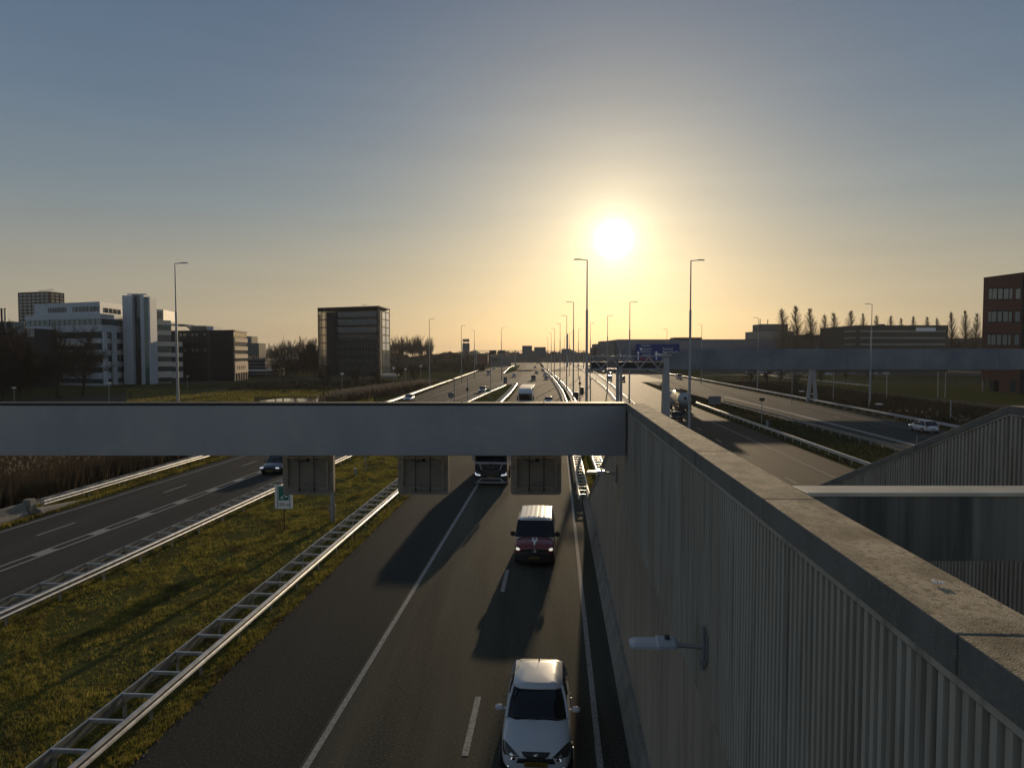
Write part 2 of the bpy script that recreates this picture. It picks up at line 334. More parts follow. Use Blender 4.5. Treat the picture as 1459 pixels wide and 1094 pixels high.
# ------------------------------------------------------------------ road geometry (tables X(Y), metres)
cB = curve([(0, 0), (75, 4.9), (134, 8.7), (181, 11.2), (229, 12.9), (273, 14.4), (331, 16), (396, 17.3), (500, 20.2), (700, 26.5), (1000, 35), (1400, 46)])
g2 = curve([(0, -21.2), (25, -18.7), (49, -16.8), (64, -15.4), (133, -9.4), (166, -6.6), (214, -2.0), (240, .2)])
aL = curve([(0, -31.9), (40, -29.6), (65, -28.0), (135, -24.0), (214, -22.9), (300, -21.3), (485, -18.6), (700, -11), (1400, 15)])
Lb = curve([(0, -29.9), (38, -26.7), (62, -24.6), (155, -17), (244, -12), (400, -6), (700, 6), (1400, 30)])
Lc = curve([(0, -27.2), (33, -24.2), (58, -21.8), (158, -13), (190, -9.8), (259, -4.8), (333, 9.6)])
La = curve([(0, -33), (62, -27.6), (168, -19.2), (314, -14), (500, -9)])
medL = curve([(0, 12.4), (45, 15.4), (75, 17.1), (121, 19.7), (196, 26.9), (329, 37.0), (600, 55), (1400, 95)])
medR = curve([(0, 16.3), (45, 18.2), (75, 20.2), (133, 23.6), (214, 31.4), (329, 41.5), (600, 60), (1400, 101)])
D1 = curve([(0, 17.6), (54, 22.5), (79, 24.2), (102, 26.4), (137, 29.3), (171, 32.5), (206, 35.8), (330, 46), (600, 65), (1400, 106)])
D2 = curve([(0, 21.5), (55, 26.6), (116, 31.1), (182, 38.0), (224, 42.0), (330, 51.5), (600, 70), (1400, 111)])
m2L = curve([(0, 27.6), (58, 31.0), (135, 36.4), (190, 42.5), (252, 48.4)])
m2R = curve([(0, 37.2), (68, 39.9), (98, 41.4), (130, 42.9), (190, 45.6), (252, 48.6)])
eW = curve([(0, 40.5), (77, 45.2), (105, 47.3), (148, 50.2), (252, 56), (400, 66), (1400, 125)])
E1 = curve([(0, 45), (90, 51.1), (106, 52.3), (134, 54.6), (165, 57.3), (252, 64), (400, 74), (1400, 130)])
gR = curve([(0, 51.5), (98, 59.4), (200, 67.9), (400, 83), (1400, 140)])

# ------------------------------------------------------------------ ground
g = MB(); g.add([(-2500, -60, -.06), (2500, -60, -.06), (2500, 3500, -.06), (-2500, 3500, -.06)], [(0, 1, 2, 3)])
struct(g.build('ground', 'field'))
def strip(name, fl, fr, y0, y1, z, m, nx=2, kind='structure', relief=0.0):
    b = MB(); ys = ysteps(y0, y1) if relief == 0 else list(np.arange(y0, y1, .45)); vs = []
    for y in ys:
        a, c = fl(y), fr(y)
        for i in range(nx):
            u = i / (nx - 1); x = a + (c - a) * u
            vs.append((x, y, z + (relief * .25 * math.sin(x * 7.3 + 3 * math.sin(y * 2.1)) * math.sin(y * 5.1 + x * 2) * (0 < i < nx - 1) + relief * math.sin(math.pi * u) * (.5 + .5 * math.sin(x * 1.7 + y * .6) * math.sin(y * .35 + x * .4)) if relief else 0)))
    fs = [(j * nx + i, j * nx + i + 1, (j + 1) * nx + i + 1, (j + 1) * nx + i) for j in range(len(ys) - 1) for i in range(nx - 1)]
    b.add(vs, fs, 0, relief > 0); o = b.build(name, m); o['kind'] = kind; return o
rB = strip('motorway_main', lambda y: cB(y, -10.6) + min(max(y - 200, 0), 40) * -.02, lambda y: cB(y, 2.0), -40, 1400, 0.0, 'asphalt_b')
rS = strip('motorway_shoulder', lambda y: cB(y, -10.6), lambda y: cB(y, -6.32), -40, 222, .005, 'asphalt_new')
rA = strip('motorway_left', lambda y: aL(y), lambda y: min(g2(y) - .6, 0.2) if y < 240 else cB(y, -7), -40, 1400, -.012, 'asphalt')
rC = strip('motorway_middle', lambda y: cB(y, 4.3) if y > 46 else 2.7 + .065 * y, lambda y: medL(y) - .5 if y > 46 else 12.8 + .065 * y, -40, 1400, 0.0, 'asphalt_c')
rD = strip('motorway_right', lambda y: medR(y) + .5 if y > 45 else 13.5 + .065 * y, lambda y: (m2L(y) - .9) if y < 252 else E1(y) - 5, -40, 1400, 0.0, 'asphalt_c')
rE = strip('motorway_far_right', lambda y: (m2R(y) + .9) if y < 252 else E1(y) - 9, lambda y: gR(y) - .9, -40, 1400, -.012, 'asphalt')
strip('grass_median', lambda y: g2(y) - .6, lambda y: cB(y, -10.55), -20, 222, .015, 'grass_base', 24, relief=.12)
strip('grass_strip', lambda y: cB(y, 2.0), lambda y: cB(y, 4.35), 45.5, 500, .01, 'grass_base', 3)
strip('grass_wedge', lambda y: m2L(y) - .9, lambda y: m2R(y) + .9, -20, 252, .012, 'field', 8)  # dark field colour paints in the shade lying on this wedge
strip('median_gravel', lambda y: medL(y) - .5, lambda y: medR(y) + .5, 45, 900, .012, 'concrete', 2)
n3 = MB(); n3.add([(-3.5, 362, .012), (2, 420, .012), (8, 640, .012), (1, 640, .012), (-2, 480, .012), (-4, 420, .012)], [(0, 1, 2, 3, 4, 5)]); struct(n3.build('grass_nose', 'grass_base'))

def line(b, f, o, wd, y0, y1, z=.012):
    ys = ysteps(y0, y1); vs = []
    for y in ys: vs += [(f(y, o) - wd / 2, y, z), (f(y, o) + wd / 2, y, z)]
    b.add(vs, [(2 * i, 2 * i + 1, 2 * i + 3, 2 * i + 2) for i in range(len(ys) - 1)])
def dashes(b, f, o, wd, s, per, ln, y1, z=.012):
    y = s
    while y < y1: line(b, f, o, wd, y, min(y + ln, y1), z); y += per
b = MB()
line(b, cB, 1.1, .16, -20, 1200); line(b, cB, -6.15, .17, -20, 225); dashes(b, cB, -2.3, .17, 4.9, 12, 3, 900); line(b, cB, -6.1, .15, 333, 420)
dashes(b, cB, -6.1, .15, 420, 12, 3, 900); line(b, curve([(300, 3), (400, 6.5), (520, 12), (700, 22)]), 0, .15, 350, 620)
b.build('lane_markings', 'paint', rB)
b = MB()
line(b, La, .35, .15, 20, 400, 0); dashes(b, Lb, 0, .15, 14, 12, 3, 700, 0)
line(b, Lc, -.30, .15, 5, 245, 0); line(b, Lc, .30, .15, 5, 245, 0)
y = 9.8
while y < 180: line(b, Lc, 0, .46, y, y + 1.3, .003); y += 4.05
b.build('lane_markings', 'paint', rA)
hz_ = MB()
for i in range(14):
    y = 236 + i * 7.4; xl = -4.9 + i * .98 - 1.2; xr = cB(y, -6.5)
    if xr - xl > .6: hz_.add([(xl, y, .013), (xr, y + 3, .013), (xr, y + 5.2, .013), (xl, y + 2.2, .013)], [(0, 1, 2, 3)])
hz_.build('hatched_marking', 'paint', rB)
b = MB(); line(b, medL, -1.4, .15, 47, 900); line(b, cB, 5.6, .15, 47, 900)
b.build('lane_markings', 'paint', rC)
b = MB(); dashes(b, D1, 0, .16, 27.8, 12.8, 3, 900); line(b, D2, 0, .16, 20, 180); dashes(b, D2, 0, .16, 185, 12.8, 3, 900); line(b, medR, 1.3, .15, 46, 900)
b.build('lane_markings', 'paint', rD)
b = MB(); line(b, eW, 0, .75, 20, 165, .002); dashes(b, E1, 0, .15, 28, 13.5, 3, 700, .002); line(b, E1, 3.0, .14, 20, 700, .002)
b.build('lane_markings', 'paint', rE)

# paths and ponds far left, all laid on the ground
def poly(name, pts, z, m, pxl=True):
    p = [G(a, c, z) if pxl else (a, c, z) for a, c in pts]
    b = MB(); b.add(p, [tuple(range(len(p)))]); o = b.build(name, m); struct(o); recalc(o); return o
poly('path', [(-200, 575), (40, 567), (150, 562), (330, 552), (420, 549), (420, 551.5), (330, 556), (240, 572), (150, 584), (-200, 590)], -.045, 'pathm')
poly('path', [(240, 544.5), (440, 539), (560, 537), (640, 541), (640, 543), (560, 539), (440, 541), (240, 548)], -.045, 'pathm')
poly('pond', [(360, 575), (372, 570.5), (400, 567.5), (452, 567), (470, 569), (462, 578), (430, 592), (380, 592)], -.04, 'water')
poly('pond', [(534, 561.5), (541, 556.5), (556, 555.3), (561, 557.5), (555, 562.5), (540, 565)], -.04, 'water')
poly('path', [(1040, 540), (1150, 549), (1290, 563), (1459, 580), (1600, 596), (1600, 602), (1459, 586), (1290, 567.5), (1150, 552), (1040, 542)], -.045, 'pathm')
poly('path', [(1000, 536), (1240, 543.2), (1459, 543.5), (1459, 545), (1240, 544.8), (1000, 537)], -.045, 'pathm')
poly('car_park', [(1000, 523), (1459, 524), (1459, 536), (1000, 534)], -.045, 'asphalt_new')

# ------------------------------------------------------------------ grass blades
def blades(name, label_kind, pts, hmin, hmax, wdt, m, per=4, lean=.5, seed=1):
    r = np.random.default_rng(seed); n = len(pts); P = np.repeat(np.array(pts), per, 0); k = len(P)
    P[:, :2] += r.normal(0, .03, (k, 2)); a = r.uniform(0, 2 * np.pi, k); h = r.uniform(hmin, hmax, k)
    dx, dy = np.cos(a) * wdt / 2, np.sin(a) * wdt / 2
    la = r.uniform(0, 2 * np.pi, k); ln = r.uniform(0, lean, k) * h
    v = np.zeros((k, 3, 3)); v[:, 0] = P; v[:, 0, 0] -= dx; v[:, 0, 1] -= dy; v[:, 1] = P; v[:, 1, 0] += dx; v[:, 1, 1] += dy
    v[:, 2] = P; v[:, 2, 0] += np.cos(la) * ln; v[:, 2, 1] += np.sin(la) * ln; v[:, 2, 2] += h
    me = bpy.data.meshes.new(name); me.vertices.add(k * 3); me.vertices.foreach_set('co', v.ravel())
    me.loops.add(k * 3); me.loops.foreach_set('vertex_index', np.arange(k * 3)); me.polygons.add(k)
    me.polygons.foreach_set('loop_start', np.arange(k) * 3); me.polygons.foreach_set('loop_total', np.full(k, 3))
    me.materials.append(M[m]); me.update(); me.validate()
    o = bpy.data.objects.new(name, me); col.objects.link(o); o['kind'] = 'stuff'; return o
r_ = np.random.default_rng(3); pts = []
def noise2(x, y): return math.sin(x * .9 + 1.3 * math.sin(y * .31)) * math.sin(y * .5 + math.sin(x * .7)) 
while len(pts) < 62000:
    y = 11 + 60 * r_.random() ** 1.35; a, c = g2(y) - .5, cB(y, -10.6); u = r_.random(); x = a + (c - a) * u
    if noise2(x, y) < -.25 and r_.random() < .7: continue
    if noise2(x * 2.3 + 9, y * 1.9) < -.62 and r_.random() < .93: continue
    z = .012 + .12 * math.sin(math.pi * (x - a) / (c - a)) * (.5 + .5 * math.sin(x * 1.7 + y * .6) * math.sin(y * .35 + x * .4))
    pts.append((x, y, z))
for i in range(9000):                                     # ragged edges creeping over the asphalt
    y = 11 + 60 * r_.random() ** 1.35; e = r_.random(); x = (cB(y, -10.62) + r_.normal(0, .07) if e < .6 else g2(y) - .55 + r_.normal(0, .07)); pts.append((x, y, .012))
blades('grass', '', pts, .03, .13, .022, 'blade', 4, 1.2)
pts = [(p[0], p[1], p[2]) for p in pts if noise2(p[0] * 1.7, p[1] * 1.9) > .45 and r_.random() < .22]
blades('tall_grass', '', pts, .10, .26, .02, 'blade', 5, .9, 31)
# loose dirt, stones and fallen leaves in the grass and along the asphalt edge
b = MB()
for i in range(1500):
    y = 12 + 45 * r_.random() ** 1.3; x = cB(y, -10.6) + r_.normal(0, .16) if i % 3 else g2(y) + (cB(y, -10.6) - g2(y)) * r_.random(); s_ = r_.uniform(.012, .04)
    b.sphere((x, y, .02), (s_, s_ * r_.uniform(.6, 1), s_ * .5), 4)
o = b.build('gravel', 'concrete'); o['kind'] = 'stuff'
pts = []
for i in range(9000):
    y = 36 + 40 * r_.random(); x = aL(y) - .3 - 2.6 * r_.random() ** 1.5; pts.append((x, y, -.05))
blades('verge_grass', '', pts, .06, .28, .03, 'blade', 4, .7, 2)
pts = []
for i in range(7000):
    y = 46 + 70 * r_.random(); pts.append((cB(y, 2.1 + 2.1 * r_.random()), y, 0))
blades('verge_grass', '', pts, .05, .22, .03, 'blade', 3, .8, 5)
pts = []
for i in range(14000):
    y = 50 + 120 * r_.random(); a, c = m2L(y) - .6, m2R(y) + .6; pts.append((a + (c - a) * r_.random(), y, 0))
blades('verge_grass', '', pts, .05, .25, .05, 'scrub', 3, .8, 6)  # dark scrub colour on the wedge grass stands in for shade
# reed bed beyond the left hard shoulder
pts = []; pl = []
for i in range(17000):
    y = 30 + 42 * r_.random(); d = 11 * r_.random(); x = aL(y) - 4.0 - d; pts.append((x, y, -.05))
    if r_.random() < .09 and d > 1: pl.append((x, y, 1.5 + .9 * r_.random()))
reeds = blades('reed_bed', '', pts, .9, 2.6, .05, 'reed', 3, .35, 8)
blades('reed_plumes', '', pl, .15, .3, .09, 'plume', 2, .9, 9)
pts = []
for i in range(9000):
    t = r_.random(); p = G(480 + 130 * t, 573 - 22 * t ** .9, 0); pts.append((p.x + r_.normal(0, 1.2), p.y + r_.normal(0, 5), -.05))
blades('pond_reeds', '', pts, .8, 2.6, .10, 'reed', 3, .4, 11)
pts = [(p[0], p[1], 1.2 + .8 * r_.random()) for p in pts[::4]]
blades('pond_reed_plumes', '', pts, .4, .8, .16, 'plume', 2, .9, 12)
# low scrub on the bank right of the motorway
pts = []
for i in range(16000):
    y = 55 + 190 * r_.random(); x = gR(y) + 1.5 + 26 * r_.random() ** 1.3; pts.append((x, y, -.05))
blades('bank_scrub', '', pts, .25, 1.1, .09, 'scrub', 4, .9, 14)
pts = [(gR(y) + 3 + 9 * r_.random(), y, .5) for y in r_.uniform(80, 120, 60)]
blades('scrub_plumes', '', pts, .2, .5, .2, 'plume', 3, .9, 15)
pts = []
for i in range(11000):
    a_, c_ = r_.uniform(180, 560), 555 + 18 * r_.random(); p = G(a_, c_, 0)
    if 362 < a_ < 474 and c_ > 565.5 or 532 < a_: continue
    pts.append((p.x, p.y, -.05))
blades('rough_grass', '', pts, .1, .35, .12, 'blade', 3, .9, 16)

# ------------------------------------------------------------------ guardrails
WB = [(0, .76), (.06, .74), (.085, .69), (.06, .64), (.01, .605), (.01, .58), (.06, .545), (.085, .50), (.06, .455), (0, .43), (-.02, .43), (-.02, .76)]
def guardrail(label, f, rails, y0, y1, sp=1.333, psp=2.667, lim=100, group='guardrails along the carriageways'):
    yb = (y0 + 0) ; t = thing('guardrail', label, 'guardrail', (f(yb), yb, 0), 0, group); ox, oy = f(yb), yb
    for off, side in rails:
        b = MB(); pr = [(l * side, z) for l, z in WB]; 
        path = [(f(y, off) - ox, y - oy) for y in (ysteps(y0, y1) if y0 > 10 else ysteps(10, y1))]
        if y0 <= 10: path = [(f(y, off) - ox, y - oy) for y in np.arange(y0, 10, 2.0)] + path
        b.sweep(path, pr); rail = b.build('rail', 'steel', t); recalc(rail)
    os_ = [r[0] for r in rails]; lo, hi = min(os_), max(os_)
    def unit_sp(b, X, Y, rz):
        b.box((X + (lo + hi) / 2, Y, .72), (hi - lo - .02, .07, .09), rz)
    def mk_post(o_, s_):
        return lambda b, X, Y, rz: b.box((X + o_ - s_ * .10, Y, .34), (.06, .10, .78), rz)
    for kind, step, fn in [('spacer', sp, unit_sp)] + [('post', psp, mk_post(*r)) for r in rails]:
        if kind == 'spacer' and len(rails) < 2: continue
        ys = list(np.arange(max(y0 + .4, 12.5), y1, step)); proto = None
        for y in ys[:lim]:
            h = -math.atan((f(y + 2) - f(y - 2)) / 4)
            if proto is None:
                b = MB(); fn(b, 0, 0, 0); proto = b.build(kind, 'steel', t); o = proto
            else:
                o = proto.copy(); col.objects.link(o)
            o.location = (f(y) - ox, y - oy, 0); o.rotation_euler = (0, 0, h)
        if len(ys) > lim:
            b = MB()
            for y in ys[lim:]: fn(b, f(y) - ox, y - oy, 0)
            b.build('far_' + kind, 'steel', t, kind='stuff')
    return t
guardrail('double sided ladder guardrail between mossy median and main road, with ladder struts', cB, [(-11.1, 1), (-12.05, -1)], 12, 228)
guardrail('double sided guardrail on the left edge of the mossy median beside the left road', g2, [(.0, 1), (-.95, -1)], 14, 216)
guardrail('guardrail outside the left road in front of the reeds', aL, [(-.9, 1), (-1.5, -1)], 43.8, 485, 2.0, 4.0)
guardrail('guardrail along the right edge of the main road where the wall ends', cB, [(1.55, -1), (2.2, 1)], 45.5, 520, 1.333, 2.667)
guardrail('guardrail on the left edge of the golden sunlit middle road', cB, [(3.3, -1), (4.05, 1)], 48, 520, 1.333, 2.667)
guardrail('guardrail on the right edge of the golden sunlit middle road', medL, [(0, -1)], 44, 620, 2, 4.0)
guardrail('guardrail left of the road the tanker drives on', medR, [(0, 1)], 47, 620, 2, 4.0)
guardrail('guardrail on the left edge of the grass wedge behind the tanker', m2L, [(0, -1)], 36, 136, 2, 2.667)
guardrail('guardrail on the right edge of the grass wedge beside the white stripe', m2R, [(0, 1)], 36, 140, 2, 2.667)
guardrail('guardrail beyond the white coupe at the foot of the scrubby bank', gR, [(0, -1), (.6, 1)], 55, 420, 2.0, 4.0)
guardrail('short guardrail between grass nose and far left road', curve([(360, -4.2), (492, -2.2), (600, 2)]), [(0, 1)], 360, 600, 2, 4)
guardrail('guardrail in front of the parked cars behind the bank', curve([(180, 108), (300, 115), (330, 120)]), [(0, -1)], 210, 330, 2, 4)

# concrete barrier end at the far left
t = thing('concrete_barrier', 'grey concrete barrier ending in a pale upright block left of the guardrail', 'barrier', (aL(38), 38, 0))
b = MB(); pr = [(-.32, 0), (.32, 0), (.30, .15), (.14, .38), (.09, .85), (-.09, .85), (-.14, .38), (-.30, .15)]
b.sweep([(aL(y) - 1.2 - aL(38), y - 38) for y in (20, 26, 32, 38, 42.6)], pr); recalc(bevel(b.build('barrier', 'concrete', t), .02))
b = MB(); b.box((aL(43) - 1.2 - aL(38), 5.0, .5), (.5, .5, 1.0), .0); bevel(b.build('end_block', 'concrete', t), .02)
b = MB(); b.add([(aL(43) - .9 - aL(38), 5.1, 0), (aL(43) - .45 - aL(38), 5.1, 0), (aL(47) - .5 - aL(38), 9.6, 0), (aL(47) - .7 - aL(38), 9.6, 0), (aL(43) - .9 - aL(38), 5.1, .42), (aL(43) - .55 - aL(38), 5.1, .3), (aL(47) - .5 - aL(38), 9.6, .06), (aL(47) - .7 - aL(38), 9.6, .06)],
      [(0, 1, 5, 4), (1, 2, 6, 5), (2, 3, 7, 6), (3, 0, 4, 7), (4, 5, 6, 7)]); b.build('ramp_block', 'concrete', t)

# ------------------------------------------------------------------ portal walls
HW = -math.atan(.065); CW = math.cos(HW)
def yl(Y): return Y / CW
def portal_wall(label, X0, ytop, yend, rib, seam, zend, joints, y0=-6.0):
    t = thing('retaining_wall', label, 'wall', (X0, 0, 0), HW)
    ZT_ = 8.69; ys, ye = yl(ytop), yl(yend)
    def top(y): return ZT_ if y <= ys else ZT_ + (zend - ZT_) * (y - ys) / (ye - ys)
    b = MB(); pts = [(y0, 0), (ye, 0), (ye, zend - .24), (ys, ZT_ - .24), (y0, ZT_ - .24)]
    n = len(pts); vs = [(.12, p[0], p[1]) for p in pts] + [(.47, p[0], p[1]) for p in pts]
    b.add(vs, [tuple(range(n)), tuple(range(2 * n - 1, n - 1, -1))] + [(i, n + i, n + (i + 1) % n, (i + 1) % n) for i in range(n)])
    recalc(b.build('wall', 'ribwall', t))
    b = MB(); y = max(y0, 1.2)
    while y < ye - .1:                                       # vertical ribs
        zt = top(y) - .287; zb = seam + .02
        if zt > zb + .1:
            h0, h1 = rib * .30, rib * .23
            vs = [(.125, y - h0, zb), (.035, y - h1, zb), (.035, y + h1, zb), (.125, y + h0, zb), (.125, y - h0, zt), (.035, y - h1, zt - .015), (.035, y + h1, zt - .015), (.125, y + h0, zt)]
            b.add(vs, [(0, 1, 5, 4), (1, 2, 6, 5), (2, 3, 7, 6), (4, 5, 6, 7), (0, 3, 2, 1)])
        y += rib
    b.build('ribbed_cladding', 'ribwall', t)
    if seam > .5:
        b = MB(); yc = ys + (ye - ys) * (ZT_ - .3 - seam) / (ZT_ - zend)
        pts = [(y0, .8), (ye, .8 if zend > 1.0 else .1), (ye, max(zend - .28, .12)), (yc, seam), (y0, seam)]
        vs = [(.05, p[0], p[1]) for p in pts] + [(.125, p[0], p[1]) for p in pts]
        b.add(vs, [tuple(range(n)), tuple(range(2 * n - 1, n - 1, -1))] + [(i, n + i, n + (i + 1) % n, (i + 1) % n) for i in range(n)])
        recalc(b.build('smooth_panel', 'panelwall', t))
        b = MB(); pr = [(-.24, 0), (-.24, .10), (-.13, .34), (-.04, .86), (.12, .86), (.12, 0)]
        b.sweep([(0, y0), (0, ye + 1.5)], pr); recalc(b.build('plinth', 'concrete', t))
    b = MB(); pr = [(y0, 0), (ys, 0), (ye, 0)]; vs = []
    for y_ in (y0, ys, ye):
        z_ = top(y_); vs += [(.02, y_, z_ - .285), (.125, y_, z_ - .285), (.125, y_, z_ - .235), (.02, y_, z_ - .235)]
    b.add(vs, [(k_ * 4 + j_, k_ * 4 + (j_ + 1) % 4, k_ * 4 + 4 + (j_ + 1) % 4, k_ * 4 + 4 + j_) for k_ in (0, 1) for j_ in range(4)] + [(3, 2, 1, 0), (8, 9, 10, 11)])
    recalc(b.build('ledge', 'ribwall', t))
    # coping blocks
    ed = [y0] + [j for j in joints if j < ys] + [ys]; k = ys + 3.4
    while k < ye: ed.append(k); k += 3.4
    ed.append(ye)
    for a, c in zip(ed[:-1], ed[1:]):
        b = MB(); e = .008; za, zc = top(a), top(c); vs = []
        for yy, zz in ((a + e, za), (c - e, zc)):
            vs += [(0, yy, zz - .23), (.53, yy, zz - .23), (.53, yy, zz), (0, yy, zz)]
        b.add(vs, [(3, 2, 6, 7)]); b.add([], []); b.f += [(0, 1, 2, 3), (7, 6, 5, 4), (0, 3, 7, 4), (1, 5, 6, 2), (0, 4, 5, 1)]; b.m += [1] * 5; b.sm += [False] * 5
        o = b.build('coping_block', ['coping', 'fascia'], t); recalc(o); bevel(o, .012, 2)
    return t
wl = portal_wall('tall ribbed concrete wall with broad mossy coping and two lamps on its face', 2.1, 20.4, 45.5, .115, 5.1, .6, [.15, 3.53, 6.9, 10.3, 13.7, 17.1])
wr = portal_wall('ribbed concrete wall with sloping coping beyond the dark stained beam', 12.9, 19.5, 42.5, .19, 0, .5, [.1, 3.5, 6.9, 10.3, 13.7, 17.1])
# litter on the coping
p = Vector((2.1 + .065 * 4.2 + .33, 4.3, 8.70)); b = MB()
for i in range(7): b.box((p.x + rng.uniform(-.022, .022), p.y + rng.uniform(-.03, .03), p.z + .008), (rng.uniform(.012, .03), rng.uniform(.010, .02), .014), rng.uniform(0, 3))
tag(b.build('litter', 'signwhite'), 'tiny scrap of white litter lying on the mossy coping', 'litter')

# ------------------------------------------------------------------ beams
t = thing('portal_beam', 'long smooth grey box beam crossing the picture above the main road', 'beam', (-15, 20.4, 0))
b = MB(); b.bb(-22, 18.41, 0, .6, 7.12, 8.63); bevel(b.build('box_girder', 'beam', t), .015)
b = MB(); b.bb(-22, 18.43, -.02, .62, 8.632, 8.70); b.build('top_gasket', 'black', t)
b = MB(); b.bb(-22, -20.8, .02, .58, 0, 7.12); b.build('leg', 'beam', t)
for px in (422, 537, 658, 775, 890):
    b = MB(); x = W(px, 20.4) + 15; pr_ = [(x, .0, 8.70), (x - .02, -.03, 8.74), (x + .005, -.06, 8.76), (x + .02, -.05, 8.71), (x + .01, -.04, 8.62)]
    for a, c in zip(pr_[:-1], pr_[1:]): b.tube(a, c, .006, n=5)
    b.build('wire_loop', 'rim', t)
proto = None
for i, (px, lab) in enumerate(((433, 'leftmost of the three box housings under the grey beam, over the grass'), (600.5, 'middle of the three box housings under the grey beam, above the dark lane'), (764.5, 'rightmost of the three box housings under the grey beam, above the van'))):
    loc = (W(px, 21.2), 21.05, 5.72)
    if proto: dup(proto, loc, 0, lab); continue
    t = proto = thing('matrix_sign', lab, 'matrix sign', loc, 0, 'matrix sign housings under the beam')
    wd, h = 1.60, 1.5; b = MB(); c = .10
    pts = [(-wd / 2 + c, 0), (wd / 2 - c, 0), (wd / 2 - .03, .03), (wd / 2, c), (wd / 2, h), (-wd / 2, h), (-wd / 2, c), (-wd / 2 + .03, .03)]
    n = len(pts); vs = [(x, .42, z) for x, z in pts] + [(x, .62, z) for x, z in pts]
    b.add(vs, [tuple(range(n)), tuple(range(2 * n - 1, n - 1, -1))] + [(i_, n + i_, n + (i_ + 1) % n, (i_ + 1) % n) for i_ in range(n)]); o = b.build('front_board', 'housing', t); recalc(o)
    b = MB(); iw = .66
    b.bb(-iw, iw, .28, .42, .18, .25); b.bb(-iw, iw, .28, .42, h - .12, h); b.bb(-iw, -iw + .06, .28, .42, .25, h - .12); b.bb(iw - .06, iw, .28, .42, .25, h - .12)
    b.build('rear_frame', 'housing', t)
    b = MB(); b.bb(-iw + .06, iw - .06, .38, .415, .25, h - .12); b.build('back_panel', 'housing_in', t)
    for x in (-.22, .24):
        b = MB(); b.tube((x, .25, .1), (x, .25, h), .014, n=6); b.box((x, .25, .22), (.06, .05, .07)); b.build('hanger_rod', 'dark', t)
    b = MB(); b.tube((-.7, .26, .26), (.7, .26, .26), .02, n=6); b.tube((-.7, .26, 1.2), (.7, .26, 1.2), .02, n=6); b.build_each('cross_tube', 'housing', t)
    b = MB(); q = [(-.5, .3, 1.35), (-.4, .3, 1.18), (-.2, .3, 1.08), (0, .3, 1.12), (.12, .3, 1.2), (.3, .3, 1.16), (.5, .3, 1.2)]
    for a_, c_ in zip(q[:-1], q[1:]): b.tube(a_, c_, .014, n=5)
    b.sphere((.03, .29, 1.12), .06, 8); b.build('cable', 'black', t)
t = thing('cross_beam', 'dark stained concrete beam with sunlight painted pale along its top spanning between the two ribbed walls', 'beam', (3.0, 7.15, 0))
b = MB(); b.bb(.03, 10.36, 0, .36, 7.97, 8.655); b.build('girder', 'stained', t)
b = MB(); b.bb(.1, 10.36, -.02, .38, 8.657, 8.70); bevel(b.build('sunlit_cap', 'cap_sun', t), .008)  # pale strip added for the sunlit top of the beam

# wall lamps
def wall_lamp(label, Y):
    X = 2.1 + .065 * Y; t = thing('wall_lamp', label, 'lamp', (X, Y, 6.02), HW, 'lamps on the ribbed wall')
    b = MB(); b.box((.02, 0, .0), (.03, .16, .34)); b.tube((-.02, 0, -.32), (-.02, 0, .30), .035, n=8); b.box((-.03, -.02, -.2), (.08, .1, .08)); b.build('wall_bracket', 'pole', t)
    b = MB(); b.tube((.05, 0, 0), (-.42, 0, .03), .035, n=10); b.build('arm', 'pole', t)
    b = MB()
    secs = [(-.36, .07, .04), (-.42, .13, .075), (-.66, .16, .085), (-.68, .15, .055), (-1.0, .14, .045), (-1.05, .10, .03)]; vs = []
    for x, hw, hh in secs: vs += [(x, -hw, .03 - .02), (x, hw, .03 - .02), (x, hw, .03 + hh * .4), (x, hw * .7, .03 + hh), (x, -hw * .7, .03 + hh), (x, -hw, .03 + hh * .4)]
    m = 6; fs = [(i * m + j, i * m + (j + 1) % m, (i + 1) * m + (j + 1) % m, (i + 1) * m + j) for i in range(len(secs) - 1) for j in range(m)] + [tuple(range(m)), tuple(range(len(vs) - 1, len(vs) - m - 1, -1))]
    b.add(vs, fs)
    for i in range(7): b.bb(-.72 - i * .04, -.705 - i * .04, -.10, .10, .07, .088)
    o = b.build('luminaire', 'luminaire', t); recalc(o)
    b = MB(); b.tube((-.52, 0, .10), (-.52, 0, .16), .04, .034, n=12); b.build('sensor_cap', 'dark', t)
wall_lamp('near white lamp arm sticking out of the ribbed wall above the plinth', 9.5)
wall_lamp('farther bright lamp arm on the wall just below the beam beside the guardrails', 23.6)

